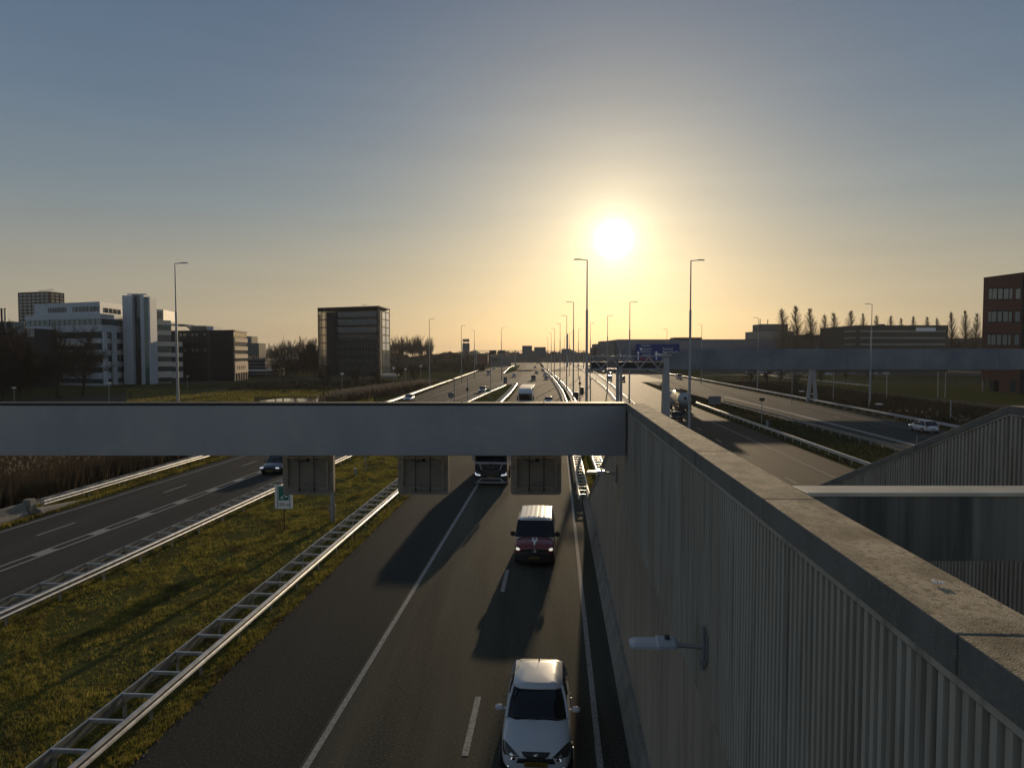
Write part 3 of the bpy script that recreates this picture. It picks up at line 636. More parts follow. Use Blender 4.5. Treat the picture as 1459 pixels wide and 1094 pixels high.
# ------------------------------------------------------------------ street lamps
def lamp_proto(kind, label, loc, rz):
    t = thing('street_lamp', label, 'street lamp', loc, rz, 'tall motorway lamps')
    b = MB(); b.tube((0, 0, 0), (0, 0, 15.0), .16, .125, n=10); b.tube((0, 0, 15.0), (0, 0, 20.4), .085, .06, n=8); b.build('pole', 'pole', t)
    b = MB(); b.tube((0, 0, 20.36), (.75, 0, 20.44), .05, n=6); b.build('arm', 'pole', t)
    b = MB(); b.box((1.05, 0, 20.45), (.85, .30, .10), 0, 0, .8); b.build('lamp_head', 'pole', t)
    return t
PR = None
LAMPS = [  # px, top py, arm direction (1 right, -1 left), label
 (983, 371, 1, 'tall lamp post right of the sun rising behind the mossy coping'),
 (836, 370, -1, 'tall lamp post just left of the sun, arm pointing left, largest of its row'),
 (252, 375, 1, 'tall lone lamp post in front of the white office tower'),
 (817, 430, -1, 'second lamp post of the row left of the sun, half the height of the first'),
 (897, 430, 1, 'lamp post under the right side of the sun behind the gantry'),
 (807.4, 449.4, -1, 'third lamp post of the left armed row left of the sun'),
 (865.5, 449.4, 1, 'lamp post below the sun, second of the right armed row'),
 (798, 461, -1, 'fourth lamp post of the left armed row, above the white truck'),
 (841, 460, 1, 'third lamp post of the right armed row, left of the gantry'),
 (790, 468, -1, 'fifth lamp post of the left armed row'),
 (824, 469, 1, 'fourth lamp post of the right armed row'),
 (785.5, 474.5, -1, 'sixth, small lamp post of the left armed row'),
 (811.5, 474, 1, 'fifth, small lamp post of the right armed row'),
 (780.5, 480, -1, 'seventh, tiny lamp post of the left armed row'),
 (804, 480, 1, 'sixth, tiny lamp post of the right armed row'),
 (612, 454.4, 1, 'lamp post standing alone between the glass block and the road sign tower'),
 (657.5, 464, 1, 'lamp post just left of the dark advertising tower'),
 (676, 470.5, -1, 'lamp post just right of the dark advertising tower'),
 (714.6, 467, 1, 'lamp post in the nose between the two left roads'),
 (999.5, 462, -1, 'small lamp post rising above the blue shed right of the tall post'),
 (950, 468.5, -1, 'small lamp post rising above the blue shed over the road sign'),
 (1079.7, 452.5, -1, 'lamp post beside the pale building at the right'),
 (1241, 433, -1, 'lamp post in front of the long grey building at the right'),
]
for px, py, d, lab in LAMPS:
    Y = 10.35 * FP / (505 - py); loc = (W(px, Y), Y, 0)
    if PR is None: PR = lamp_proto('a', lab, loc, 0 if d > 0 else math.pi)
    else: dup(PR, loc, 0 if d > 0 else math.pi, lab)

# ------------------------------------------------------------------ vehicles (local: nose at -Y end, y=0, body grows to +Y)
def bodyloft(b, st, mi=0, kx=((0, 0), (.8, 0), (.97, .10), (1.0, .34), (1.0, .62), (.95, .90), (.72, 1.0), (0, 1.0)), crown=.03):
    vs = []; n = None
    for y, wd, zb, zt in st:
        half = [(x * wd, zb + (zt - zb) * z + (crown if x == 0 and z == 1.0 else 0)) for x, z in kx]
        ring = half + [(-x, z) for x, z in half[-2:0:-1]]
        n = len(ring); vs += [(x, y, z) for x, z in ring]
    fs = [(i * n + j, i * n + (j + 1) % n, (i + 1) * n + (j + 1) % n, (i + 1) * n + j) for i in range(len(st) - 1) for j in range(n)]
    h = n // 2
    for base, flip in ((0, 0), ((len(st) - 1) * n, 1)):
        for j in range(h):
            q = (base + j, base + (n - j) % n, base + (n - j - 1) % n, base + j + 1)
            q = tuple(dict.fromkeys(q))
            if len(q) >= 3: fs.append(q[::-1] if flip else q)
    b.add(vs, fs, mi, True)
def subsurf(o, lv=2):
    recalc(o); m = o.modifiers.new('s', 'SUBSURF'); m.levels = lv; m.render_levels = lv; return o
def bvh(*objs):
    bpy.context.view_layer.update(); dg = bpy.context.evaluated_depsgraph_get(); vs = []; ps = []
    for o in objs:
        e = o.evaluated_get(dg); me = e.to_mesh(); k = len(vs); vs += [v.co.copy() for v in me.vertices]; ps += [tuple(i + k for i in p.vertices) for p in me.polygons]; e.to_mesh_clear()
    return BVHTree.FromPolygons(vs, ps)
def decal(tree, pts, d, name, m, parent, off=.006, cuts=3, **kw):       # outline pts laid on a surface along direction d
    bm = bmesh.new(); f = bm.faces.new([bm.verts.new(p) for p in pts]); bmesh.ops.triangulate(bm, faces=[f])
    bmesh.ops.subdivide_edges(bm, edges=bm.edges[:], cuts=cuts, use_grid_fill=True)
    d = Vector(d).normalized(); ok = 0; last = None
    for v in bm.verts:
        hit = tree.ray_cast(v.co - d * 3, d)
        if hit[0] is not None: v.co = hit[0] - d * off; ok += 1
        else:
            nr = tree.find_nearest(v.co); v.co = nr[0] - d * off
    me = bpy.data.meshes.new(name); bm.to_mesh(me); bm.free(); me.materials.append(M[m])
    for p in me.polygons: p.use_smooth = True
    o = bpy.data.objects.new(name, me); col.objects.link(o); o.parent = parent
    for k, v in kw.items(): o[k] = v
    return o
def wheels(t, pos, r=.31, wd=.2, detail=True):
    for x, y in pos:
        s = 1 if x > 0 else -1
        b = MB(); b.tube((x - wd / 2, y, r), (x + wd / 2, y, r), r, n=20 if detail else 12); wh = b.build('wheel', 'tyre', t)
        b = MB(); b.tube((x + s * (wd / 2 - .01), y, r), (x + s * (wd / 2 + .012), y, r), r * .64, n=14 if detail else 8); b.build('rim', 'rim', wh)
def cabin(t, yf, y1, y2, yr, wb, wt, zb, zt, paint, glassm='cglass', roof=True, bow=.10, roofm=None):
    def ring(yf, yr, w_, z, c): return [(0, yf - c, z), (w_ * .7, yf - c * .55, z), (w_, yf + .10, z), (w_, (yf + yr) / 2, z), (w_, yr - .08, z), (w_ * .75, yr + c * .3, z), (0, yr + c * .45, z), (-w_ * .75, yr + c * .3, z), (-w_, yr - .08, z), (-w_, (yf + yr) / 2, z), (-w_, yf + .10, z), (-w_ * .7, yf - c * .55, z)]
    def lerp(a, b_, u): return [tuple(p + (q - p) * u for p, q in zip(A_, B_)) for A_, B_ in zip(a, b_)]
    r0 = ring(yf, yr, wb, zb, bow); r1 = ring(y1, y2, wt, zt, bow * .6); n = 12
    b = MB(); vs = r0 + lerp(r0, r1, .5) + r1
    mid = vs[n:2 * n]; vs[n:2 * n] = [(x * 1.03, y, z) for x, y, z in mid]
    fs = [(i * n + j, i * n + (j + 1) % n, (i + 1) * n + (j + 1) % n, (i + 1) * n + j) for i in range(2) for j in range(n)] + [tuple(range(2 * n, 3 * n))]
    b.add(vs, fs, 0, True); g_ = b.build('windows', glassm, t); recalc(g_)
    # roof panel
    b = MB(); e = .02
    ro = ring(y1 - .02, y2 + .02, wt + e, zt - .015, bow * .6); r2 = [(x, y, z + .03) for x, y, z in ring(y1 + .01, y2 - .01, wt + .005, zt, bow * .6)]; r3 = [(x * .6, (y - (y1 + y2) / 2) * .7 + (y1 + y2) / 2, zt + .055) for x, y, z in r1]
    vs = ro + r2 + r3 + [(0, (y1 + y2) / 2, zt + .065)]
    fs = [(i * n + j, i * n + (j + 1) % n, (i + 1) * n + (j + 1) % n, (i + 1) * n + j) for i in range(2) for j in range(n)] + [(2 * n + j, 2 * n + (j + 1) % n, 3 * n) for j in range(n)] + [tuple(range(n - 1, -1, -1))]
    b.add(vs, fs, 0, True); rf = b.build('roof', roofm or paint, t); recalc(rf)
    # pillars
    b = MB()
    for j in (2, 4, 8, 10):
        A_ = Vector(r0[j]); B_ = Vector(r1[j]); Mid = (A_ + B_) / 2; Mid.x *= 1.03; A_.z -= .03; B_.z += .01
        b.tube(A_, Mid, .045, .036, n=6); b.tube(Mid, B_, .036, .034, n=6)
    for j in (3, 9):
        A_ = Vector(r0[j]); B_ = Vector(r1[j]); b.tube(A_, (A_ + B_) / 2 * 1.0 + Vector((A_.x * .03, 0, 0)), .03, n=4, mi=1); b.tube((A_ + B_) / 2 + Vector((A_.x * .03, 0, 0)), B_, .03, n=4, mi=1)
    b.build_each('pillar', [paint, 'plastic'], t)
    return g_, rf
def mirror(t, x, y, z, m, s=1.0):
    for sd_ in (-1, 1):
        b = MB(); b.sphere((sd_ * (x + .11 * s), y, z), (.115 * s, .06 * s, .08 * s), 12); b.tube((sd_ * (x - .04), y + .02, z - .03), (sd_ * (x + .06), y, z - .02), .03, n=6)
        b.build('wing_mirror', m, t)

def hatchback(label, loc, rz, detail=True, group=None, paint='white'):
    t = thing('hatchback', label, 'car', loc, rz, group)
    st = [(.0, .50, .30, .56), (.05, .68, .22, .66), (.22, .775, .20, .74), (.55, .82, .20, .86), (.95, .825, .20, .985), (1.7, .825, .2, 1.0), (2.8, .825, .2, 1.01), (3.3, .80, .22, 1.0), (3.5, .72, .26, .92), (3.56, .55, .36, .7)]
    b = MB(); bodyloft(b, st); body = subsurf(b.build('body', paint, t), 2)
    cabin(t, .95, 1.58, 3.10, 3.42, .73, .60, .95, 1.40, paint)
    mirror(t, .82, 1.35, 1.0, paint)
    wheels(t, [(-.75, .62), (.75, .62), (-.75, 2.95), (.75, 2.95)], .29, .18)
    if detail:
        tr = bvh(body); D = (0, 1, -.55)
        def P(x, z): return (x, -.4, z + .22)
        for s in (-1, 1):
            decal(tr, [(s * x, -.6, z) for x, z in ((.36, .905), (.48, 1.03), (.65, 1.20), (.755, 1.30), (.785, 1.26), (.775, 1.05), (.72, .95), (.54, .89))], D, 'headlight', 'lens', t)
            decal(tr, [(s * x, -.6, z) for x, z in ((.50, .93), (.56, .91), (.60, .96), (.56, 1.0))], D, 'bulb_reflector', 'chrome', t, .010)
            decal(tr, [(s * x, -.6, z) for x, z in ((.61, .615), (.65, .62), (.655, .67), (.625, .665))], D, 'daytime_light', 'drl', t, .012, 1)
            decal(tr, [(s * x, -.6, z) for x, z in ((.50, .50), (.62, .50), (.66, .60), (.54, .58))], D, 'fog_lamp_recess', 'plastic', t, .005, 2)
        decal(tr, [(x, -.6, z) for x, z in ((-.33, 1.03), (.33, 1.03), (.28, .93), (.17, .86), (-.17, .86), (-.28, .93))], D, 'grille', 'plastic', t, .008)
        decal(tr, [(x, -.6, z) for x, z in ((-.05, .965), (.03, .98), (.05, .965), (-.02, .95), (.04, .94), (.045, .925), (-.05, .93), (-.035, .945))], D, 'emblem', 'chrome', t, .02, 1)
        decal(tr, [(x, -.6, z) for x, z in ((-.42, .60), (.42, .60), (.48, .42), (-.48, .42))], D, 'lower_intake', 'plastic', t, .006)
        b = MB(); b.box((0, -.03, .42), (.52, .02, .115)); pl_ = b.build('number_plate', 'plate', t); text('GSF-47-J', .10, 'plate_lettering', 'plastic', pl_, (0, -.042, .385), align='CENTER', ext=.001)
        b = MB(); b.tube((0, 3.02, 1.44), (0, 3.0, 1.55), .006, n=5); b.sphere((0, 3.02, 1.455), (.025, .05, .02), 8); b.build('aerial', 'plastic', t)
        b = MB()
        for x0, x1 in ((-.6, -.02), (.05, .6)): b.tube((x0, .95, 1.0), (x1, .86, .995), .012, n=5)
        b.build_each('wiper', 'plastic', t)
        for s in (-1, 1):
            b = MB(); b.sphere((s * .3, 1.95, 1.10), (.11, .06, .13), 8); b.build('headrest', 'plastic', t)
        b = MB(); b.bb(-.035, .035, 1.66, 1.69, 1.33, 1.38); b.build('rear_view_mirror', 'plastic', t)
    return t
def van(label, loc, rz, group=None):
    t = thing('panel_van', label, 'van', loc, rz, group)
    st = [(.0, .72, .60, .86), (.06, .90, .60, 1.00), (.25, .965, .60, 1.11), (.7, .985, .60, 1.20), (1.12, .985, .60, 1.25)]
    b = MB(); bodyloft(b, st, crown=.02); body = subsurf(b.build('bonnet', 'red', t), 2)
    b = MB(); pts = [(.98, .24), (4.86, .24), (4.9, .5), (4.9, 1.2), (4.80, 1.93), (1.98, 1.93), (1.70, 1.90), (1.02, 1.20)]
    for s in (-1, 1):
        n = len(pts); q = []
        for y, z in pts:
            k = .955 if z < 1.25 else .955 - (z - 1.2) * .20
            q.append((s * k, y, z))
        b.add(q, [tuple(range(n)) if s < 0 else tuple(range(n - 1, -1, -1))])
    n = len(pts); b.add([], [])
    o = len(pts)
    for i in range(n):
        j = (i + 1) % n; b.f.append((i, j, o + j, o + i)); b.m.append(0); b.sm.append(False)
    o = b.build('body', 'white_van', t); recalc(o); bevel(o, .05, 3)
    b = MB(); b.add([(-.935, 1.02, 1.225), (.935, 1.02, 1.225), (.84, 1.70, 1.885), (-.84, 1.70, 1.885), (-.64, .94, 1.235), (.64, .94, 1.235), (.58, 1.64, 1.89), (-.58, 1.64, 1.89)], [(0, 4, 7, 3), (4, 5, 6, 7), (5, 1, 2, 6)], 0, True)
    b.build('windscreen', 'cglass', t)
    for s in (-1, 1):
        b = MB(); q = [(s * .965, 1.35, 1.28), (s * .965, 2.3, 1.28), (s * .86, 2.25, 1.80), (s * .865, 1.75, 1.80)]; b.add(q, [(0, 1, 2, 3)]); b.build('door_window', 'cglass', t)
        b = MB(); q = [(s * .965, 2.5, 1.28), (s * .965, 4.5, 1.28), (s * .86, 4.45, 1.80), (s * .86, 2.5, 1.80)]; b.add(q, [(0, 1, 2, 3)]); b.build('side_window', 'cglass', t)
        b = MB(); b.bar((s * .94, 1.0, 1.23), (s * .845, 1.70, 1.90), .07, .05); b.build('pillar', 'plastic', t)
    b = MB(); prof = []
    k = 27
    for i in range(k):                                            # ribbed roof
        x = -.78 + 1.56 * i / (k - 1); prof.append((x, 1.945 + .045 * (1 - (x / .78) ** 2) + (.0035 if i % 4 in (1, 2) else 0)))
    vs = [(x, y, z - (.05 if y in (1.74, 4.78) else 0)) for y in (1.74, 1.95, 4.6, 4.78) for x, z in prof]
    b.add(vs, [(r * k + i, r * k + i + 1, (r + 1) * k + i + 1, (r + 1) * k + i) for r in range(3) for i in range(k - 1)], 0, False); b.build('roof', 'white_van', t)
    b = MB()
    for i in range(6): b.bb(-.62 + i * .25, -.57 + i * .25, 2.05, 2.09, 1.985, 2.01)
    b.build_each('roof_stud', 'plastic', t)
    b = MB(); bodyloft(b, [(-.04, .74, .26, .74), (.03, .93, .22, .80), (.4, .985, .22, .80), (1.0, .985, .22, .74)], crown=0); subsurf(b.build('bumper', 'plastic', t), 1)
    tr = bvh(body); D = (0, 1, -.55)
    for s in (-1, 1):
        decal(tr, [(s * x, -.6, z) for x, z in ((.68, 1.22), (.74, 1.30), (.86, 1.34), (.89, 1.26), (.84, 1.18), (.72, 1.17))], D, 'headlight', 'lamp_on', t)
        b = MB(); b.sphere((s * 1.10, 1.22, 1.32), (.13, .07, .14), 12); b.tube((s * .93, 1.2, 1.25), (s * 1.05, 1.2, 1.28), .04, n=6); b.build('wing_mirror', 'plastic', t)
    decal(tr, [(x, -.6, z) for x, z in ((-.62, 1.21), (-.2, 1.26), (.2, 1.26), (.62, 1.21), (.62, 1.13), (.3, 1.08), (-.3, 1.08), (-.62, 1.13))], D, 'grille', 'plastic', t)
    b = MB(); n = 20
    for i in range(n):
        a, c = 2 * math.pi * i / n, 2 * math.pi * (i + 1) / n; b.tube((.09 * math.cos(a), -.01, .84 + .09 * math.sin(a)), (.09 * math.cos(c), -.01, .84 + .09 * math.sin(c)), .012, n=5)
    for p in ([(-.05, .91), (-.02, .84)], [(-.02, .84), (0, .87)], [(0, .87), (.02, .84)], [(.02, .84), (.05, .91)], [(-.07, .86), (-.035, .77)], [(-.035, .77), (0, .82)], [(0, .82), (.035, .77)], [(.035, .77), (.07, .86)]):
        b.tube((p[0][0], -.01, p[0][1]), (p[1][0], -.01, p[1][1]), .009, n=4)
    b.build('emblem', 'chrome', t)
    # white badge on the bonnet
    decal(tr, [(x, .10 + (z - .99) * 2.1, 1.5) for x, z in ((-.13, 1.30), (-.09, 1.36), (-.04, 1.33), (-.055, 1.22), (.055, 1.22), (.04, 1.33), (.09, 1.36), (.13, 1.30), (.12, 1.16), (.05, 1.12), (.04, 1.04), (.0, .99), (-.04, 1.04), (-.05, 1.12), (-.12, 1.16))], (0, 0, -1), 'bonnet_badge', 'signwhite', t, .006, 2)
    b = MB(); b.box((0, -.065, .50), (.52, .02, .11)); b.build('number_plate', 'plate_dim', t)
    wheels(t, [(-.86, .95), (.86, .95), (-.86, 4.0), (.86, 4.0)], .34, .22)
    return t
def truck(label, loc, rz, kind, group=None):
    t = thing('truck', label, 'truck', loc, rz, group); cm = 'navy' if kind == 'dark' else 'cabwhite'
    b = MB(); b.bb(-1.24, 1.24, .06, 2.3, .95, 3.35); o = b.build('cab', cm, t); bevel(o, .10, 3)
    b = MB(); b.add([(-1.18, .12, 3.35), (1.18, .12, 3.35), (1.2, 2.2, 3.35), (-1.2, 2.2, 3.35), (-1.05, .9, 3.9), (1.05, .9, 3.9), (1.15, 2.2, 3.98), (-1.15, 2.2, 3.98)], [(0, 1, 5, 4), (1, 2, 6, 5), (2, 3, 7, 6), (3, 0, 4, 7), (4, 5, 6, 7)]); bevel(b.build('roof_fairing', cm if kind == 'dark' else 'cabwhite', t), .06)
    b = MB(); b.add([(-1.14, .035, 2.02), (1.14, .035, 2.02), (1.10, .05, 2.95), (-1.10, .05, 2.95)], [(0, 1, 2, 3)]); b.build('windscreen', 'cglass', t)
    b = MB(); b.bb(-1.15, 1.15, -.18, .05, 2.98, 3.08); bevel(b.build('sun_visor', 'plastic', t), .02)
    if kind == 'dark':
        b = MB(); b.bb(-1.22, 1.22, -.02, .05, 1.78, 1.93); b.bar((-.86, .0, 1.80), (-.70, .0, 1.32), .07, .08); b.bar((.86, .0, 1.80), (.70, .0, 1.32), .07, .08); bevel(b.build('grille_surround', 'silver', t), .02)
        b = MB(); b.add([(-.80, .01, 1.78), (.80, .01, 1.78), (.66, .01, .92), (-.66, .01, .92)], [(0, 1, 2, 3)]); gr = b.build('grille', 'plastic', t)
        b = MB()
        for z in (1.02, 1.12, 1.22): b.bb(-.6, .6, -.02, .0, z, z + .025)
        b.build('grille_slat', 'grey', gr)
        b = MB()
        for x in (-.30, -.22, -.14, -.02, .06, .14, .22): b.bb(x, x + .05, -.005, .005, 1.52, 1.575)
        b.build('badge_letters', 'grey', t)
        b = MB(); b.sphere((0, -.03, 1.78), (.12, .03, .08), 10); b.build('emblem', 'plastic', t)
        for s in (-1, 1):
            b = MB(); b.bar((s * 1.19, -.06, 1.14), (s * 1.14, -.06, .98), .06, .08); b.bar((s * 1.15, -.06, .99), (s * .80, -.06, .93), .06, .10); b.build('headlight', 'drl', t)
        b = MB(); b.bb(-1.24, 1.24, -.05, .3, .30, .92); o = b.build('bumper', 'plastic', t); bevel(o, .05, 2)
        b = MB(); b.bb(-1.2, 1.2, -.10, -.04, .34, .44); b.bar((-1.0, -.08, .44), (-.72, -.08, .68), .08, .10); b.bar((1.0, -.08, .44), (.72, -.08, .68), .08, .10); b.bb(-.72, .72, -.10, -.04, .655, .72); b.build('bumper_trim', 'silver', t)
        b = MB(); b.box((0, -.11, .80), (.52, .02, .11)); b.build('number_plate', 'plate', t)
    else:
        b = MB(); b.bb(-.9, .9, .0, .05, 1.0, 1.9); b.build('grille', 'plastic', t)
        b = MB(); b.bb(-1.24, 1.24, -.05, .3, .32, .98); bevel(b.build('bumper', 'greyd', t), .06)
        for s in (-1, 1):
            b = MB(); b.bb(s * .75, s * 1.15, -.07, -.04, .68, .86); b.build('headlight', 'lens', t)
    for s in (-1, 1):
        b = MB(); b.bb(s * 1.30, s * 1.50, .25, .42, 2.0, 2.75); b.bar((s * 1.2, .3, 2.8), (s * 1.4, .3, 2.8), .05, .05); b.bar((s * 1.2, .3, 1.95), (s * 1.4, .3, 1.95), .05, .05)
        bevel(b.build('wing_mirror', 'plastic' if kind != 'dark' else 'silver', t), .03)
        b = MB(); b.add([(s * 1.245, .4, 2.05), (s * 1.245, 1.4, 2.05), (s * 1.245, 1.4, 2.85), (s * 1.245, .55, 2.85)], [(0, 1, 2, 3)]); b.build('side_window', 'cglass', t)
    L = 15.8
    b = MB(); b.bb(-1.275, 1.275, 2.9, L, 1.15, 4.02); bevel(b.build('trailer', 'tarp', t), .03)
    b = MB(); b.bb(-.5, .5, 2.0, L - .2, .75, 1.15); b.bb(-1.25, -1.2, 5, L - 4.2, .55, 1.15); b.bb(1.2, 1.25, 5, L - 4.2, .55, 1.15); b.build('chassis', 'dark', t)
    wheels(t, [(-1.05, 1.35), (1.05, 1.35), (-1.02, 4.6), (1.02, 4.6), (-1.05, L - 4), (1.05, L - 4), (-1.05, L - 2.7), (1.05, L - 2.7), (-1.05, L - 1.4), (1.05, L - 1.4)], .5, .34, False)
    return t
def saloon(label, loc, rz, paint, group=None, kind='saloon', lights=True, L=4.4):
    t = thing({'saloon': 'saloon_car', 'suv': 'sport_utility_car', 'estate': 'estate_car', 'small_van': 'delivery_van'}[kind], label, 'van' if kind == 'small_van' else 'car', loc, rz, group)
    H = {'saloon': 1.45, 'suv': 1.62, 'estate': 1.47, 'small_van': 2.1}[kind]; zb = {'saloon': .93, 'suv': 1.03, 'estate': .95, 'small_van': 1.2}[kind]; hw = .90 if kind != 'small_van' else .96
    k = L / 4.4
    st = [(.0, .55, .36, .60), (.06, .80, .24, .70), (.35, .88, .2, zb - .14), (.9 * k, hw, .2, zb - .05), (1.3 * k, hw, .2, zb), (2.6 * k, hw, .2, zb + .03), (3.8 * k, hw - .02, .22, zb + .02), (4.2 * k, .84, .3, zb - (.04 if kind == 'saloon' else 0)), (4.36 * k, .74, .4, zb - .12), (4.4 * k, .6, .45, zb - .25)]
    b = MB(); bodyloft(b, st); subsurf(b.build('body', paint, t), 1)
    yr = {'saloon': (3.15, 3.95), 'suv': (3.7, 4.2), 'estate': (3.9, 4.25), 'small_van': (4.2, 4.35)}[kind]; y1 = {'saloon': 1.95, 'suv': 1.85, 'estate': 1.95, 'small_van': 1.35}[kind]
    yf = {'saloon': 1.2, 'suv': 1.15, 'estate': 1.2, 'small_van': .75}[kind]
    cabin(t, yf * k, y1 * k, yr[0] * k, yr[1] * k, hw - .08, hw - .24 if kind != 'small_van' else hw - .12, zb - .02, H - .05, paint)
    mirror(t, hw, (yf + .35) * k, zb + .05, paint)
    wheels(t, [(-hw + .09, .85 * k), (hw - .09, .85 * k), (-hw + .09, 3.5 * k), (hw - .09, 3.5 * k)], .33 if kind != 'suv' else .37, .22, False)
    for s in (-1, 1):
        b = MB(); b.box((s * .66, .06, zb - .30), (.30, .10, .11), s * -.25); b.build('headlight', 'drl' if lights else 'lens', t)
        b = MB(); b.box((s * .70, 4.36 * k, zb - .16), (.24, .08, .14), s * .2); b.build('tail_light', 'signred', t)
    b = MB(); b.box((0, .0, .52), (1.0, .06, .22)); b.build('grille', 'plastic', t)
    b = MB(); b.box((0, -.02, .40), (.52, .03, .11)); b.box((0, 4.42 * k, .6), (.52, .03, .11)); b.build('number_plate', 'plate', t)
    return t
VH = lambda f, y: -math.atan((f(y + 3) - f(y - 3)) / 6)
hb = hatchback('white hatchback with yellow plate driving in front of the red and white van', (.565, 15.85, .0), VH(cB, 20)); hb.scale = (1.06, 1.05, 1.05)
vn = van('dark red and white panel van with ribbed white roof behind the white hatchback', (1.06, 32.2, .0), VH(cB, 33))
tk = truck('dark blue lorry with grey trimmed grille half hidden under the grey beam', (-1.62, 52.0, 0), VH(cB, 55), 'dark')
t2 = truck('white lorry with pale cab roof beyond the grey beam in the left lane', (W(748.5, 119), 119, 0), VH(cB, 130), 'white')
t2.scale = (1, 1, 1.07)
GA = 'cars on the roads beyond the beam'
saloon('dark blue saloon on the left road half hidden behind the leftmost sign housing', (W(390, 58.5), 57.0, 0), VH(aL, 58), 'navy', GA, 'estate')
saloon('silver saloon just above the grey beam in the right lane beside the white lorry', (W(781.5, 139), 139, 0), VH(cB, 124), 'silver', GA)
saloon('white hatch seen over the beam on the far left road beside the long guardrail', (W(580, 147), 147, 0), VH(aL, 137), 'white', GA, 'estate')
FC = [ # px, base py, kind, paint, label
 (760, 542.5, 'small_van', 'carblack', 'black van right behind the white lorry'),
 (764.5, 533, 'saloon', 'grey', 'grey car in front of the black van behind the white lorry'),
 (778.5, 541.5, 'saloon', 'silver', 'silver car closest behind the silver saloon in the right lane'),
 (776.5, 536, 'saloon', 'white', 'white car right behind another car in the right lane under the far gantry'),
 (773.5, 529.5, 'estate', 'carblack', 'dark car alone in the right lane under the far gantry'),
 (762.5, 524.5, 'saloon', 'grey', 'small grey car under the right large sign back'),
 (732.5, 537.5, 'suv', 'white', 'white car with dark front on the hatched merge area'),
 (695.8, 534.5, 'small_van', 'white', 'white van on the left road beyond the guardrail bend'),
 (703.5, 526, 'saloon', 'silver', 'silver car ahead of the white van on the left road'),
 (716.5, 524, 'saloon', 'white', 'white car farthest up the left road before the grass nose'),
 (686.5, 559.5, 'suv', 'silver', 'silver sport utility car on the left road beside the median guardrail end'),
 (757, 518, 'suv', 'white', 'white car under the left large sign back'),
 (765.5, 518.5, 'saloon', 'carblack', 'black car between the two large sign backs'),
 (771, 519.5, 'saloon', 'silver', 'silver car under the right large sign back edge'),
 (751.5, 515.5, 'saloon', 'grey', 'grey car farthest away on the left lane of the main road'),
 (761, 515.0, 'small_van', 'silver', 'silver van farthest away on the main road'),
 (868, 542, 'small_van', 'white', 'white van driving away behind the gantry post'),
 (869, 534.5, 'saloon', 'white', 'white car ahead of the white van behind the gantry'),
 (886, 543, 'small_van', 'grey', 'grey van driving away right of the gantry post'),
 (859.5, 532.5, 'saloon', 'carblack', 'dark car under the left sign box of the gantry'),
 (944, 549.5, 'saloon', 'white', 'white car driving away just left of the tanker'),
 (966, 539.5, 'small_van', 'silver', 'silver van on the far right road above the tanker'),
 (959, 597, 'estate', 'carblack', 'black car partly hidden by the thick gantry column'),
 (803.5, 517, 'saloon', 'white', 'white car between the lamp posts on the right hand road, leftmost there'),
 (813, 519.5, 'suv', 'white', 'white car between lamp posts, second from left on the right hand road'),
 (823.5, 521.5, 'saloon', 'silver', 'silver car left of the tallest lamp post on the right hand road'),
 (838.5, 523, 'saloon', 'white', 'white car just right of the tallest lamp post'),
 (839.5, 527.5, 'estate', 'silver', 'silver car just right of the tallest lamp post, nearer one'),
 (848, 530.5, 'saloon', 'grey', 'grey car at the left end of the gantry'),
]
for px, py, kd, pn, lab in FC:
    p = G(px, py); away = px > 795
    f = cB if not away else D1
    h = VH(f if px > 725 or away else Lb, p.y)
    o = saloon(lab, (p.x, p.y, 0), h + (math.pi if away else 0), pn, GA, kd)
o = saloon('white coupe like car driving away on the far right road above the sloping wall', (54.2, 91.8, 0), VH(gR, 90) + math.pi, 'white', GA, 'suv', True, 4.7)
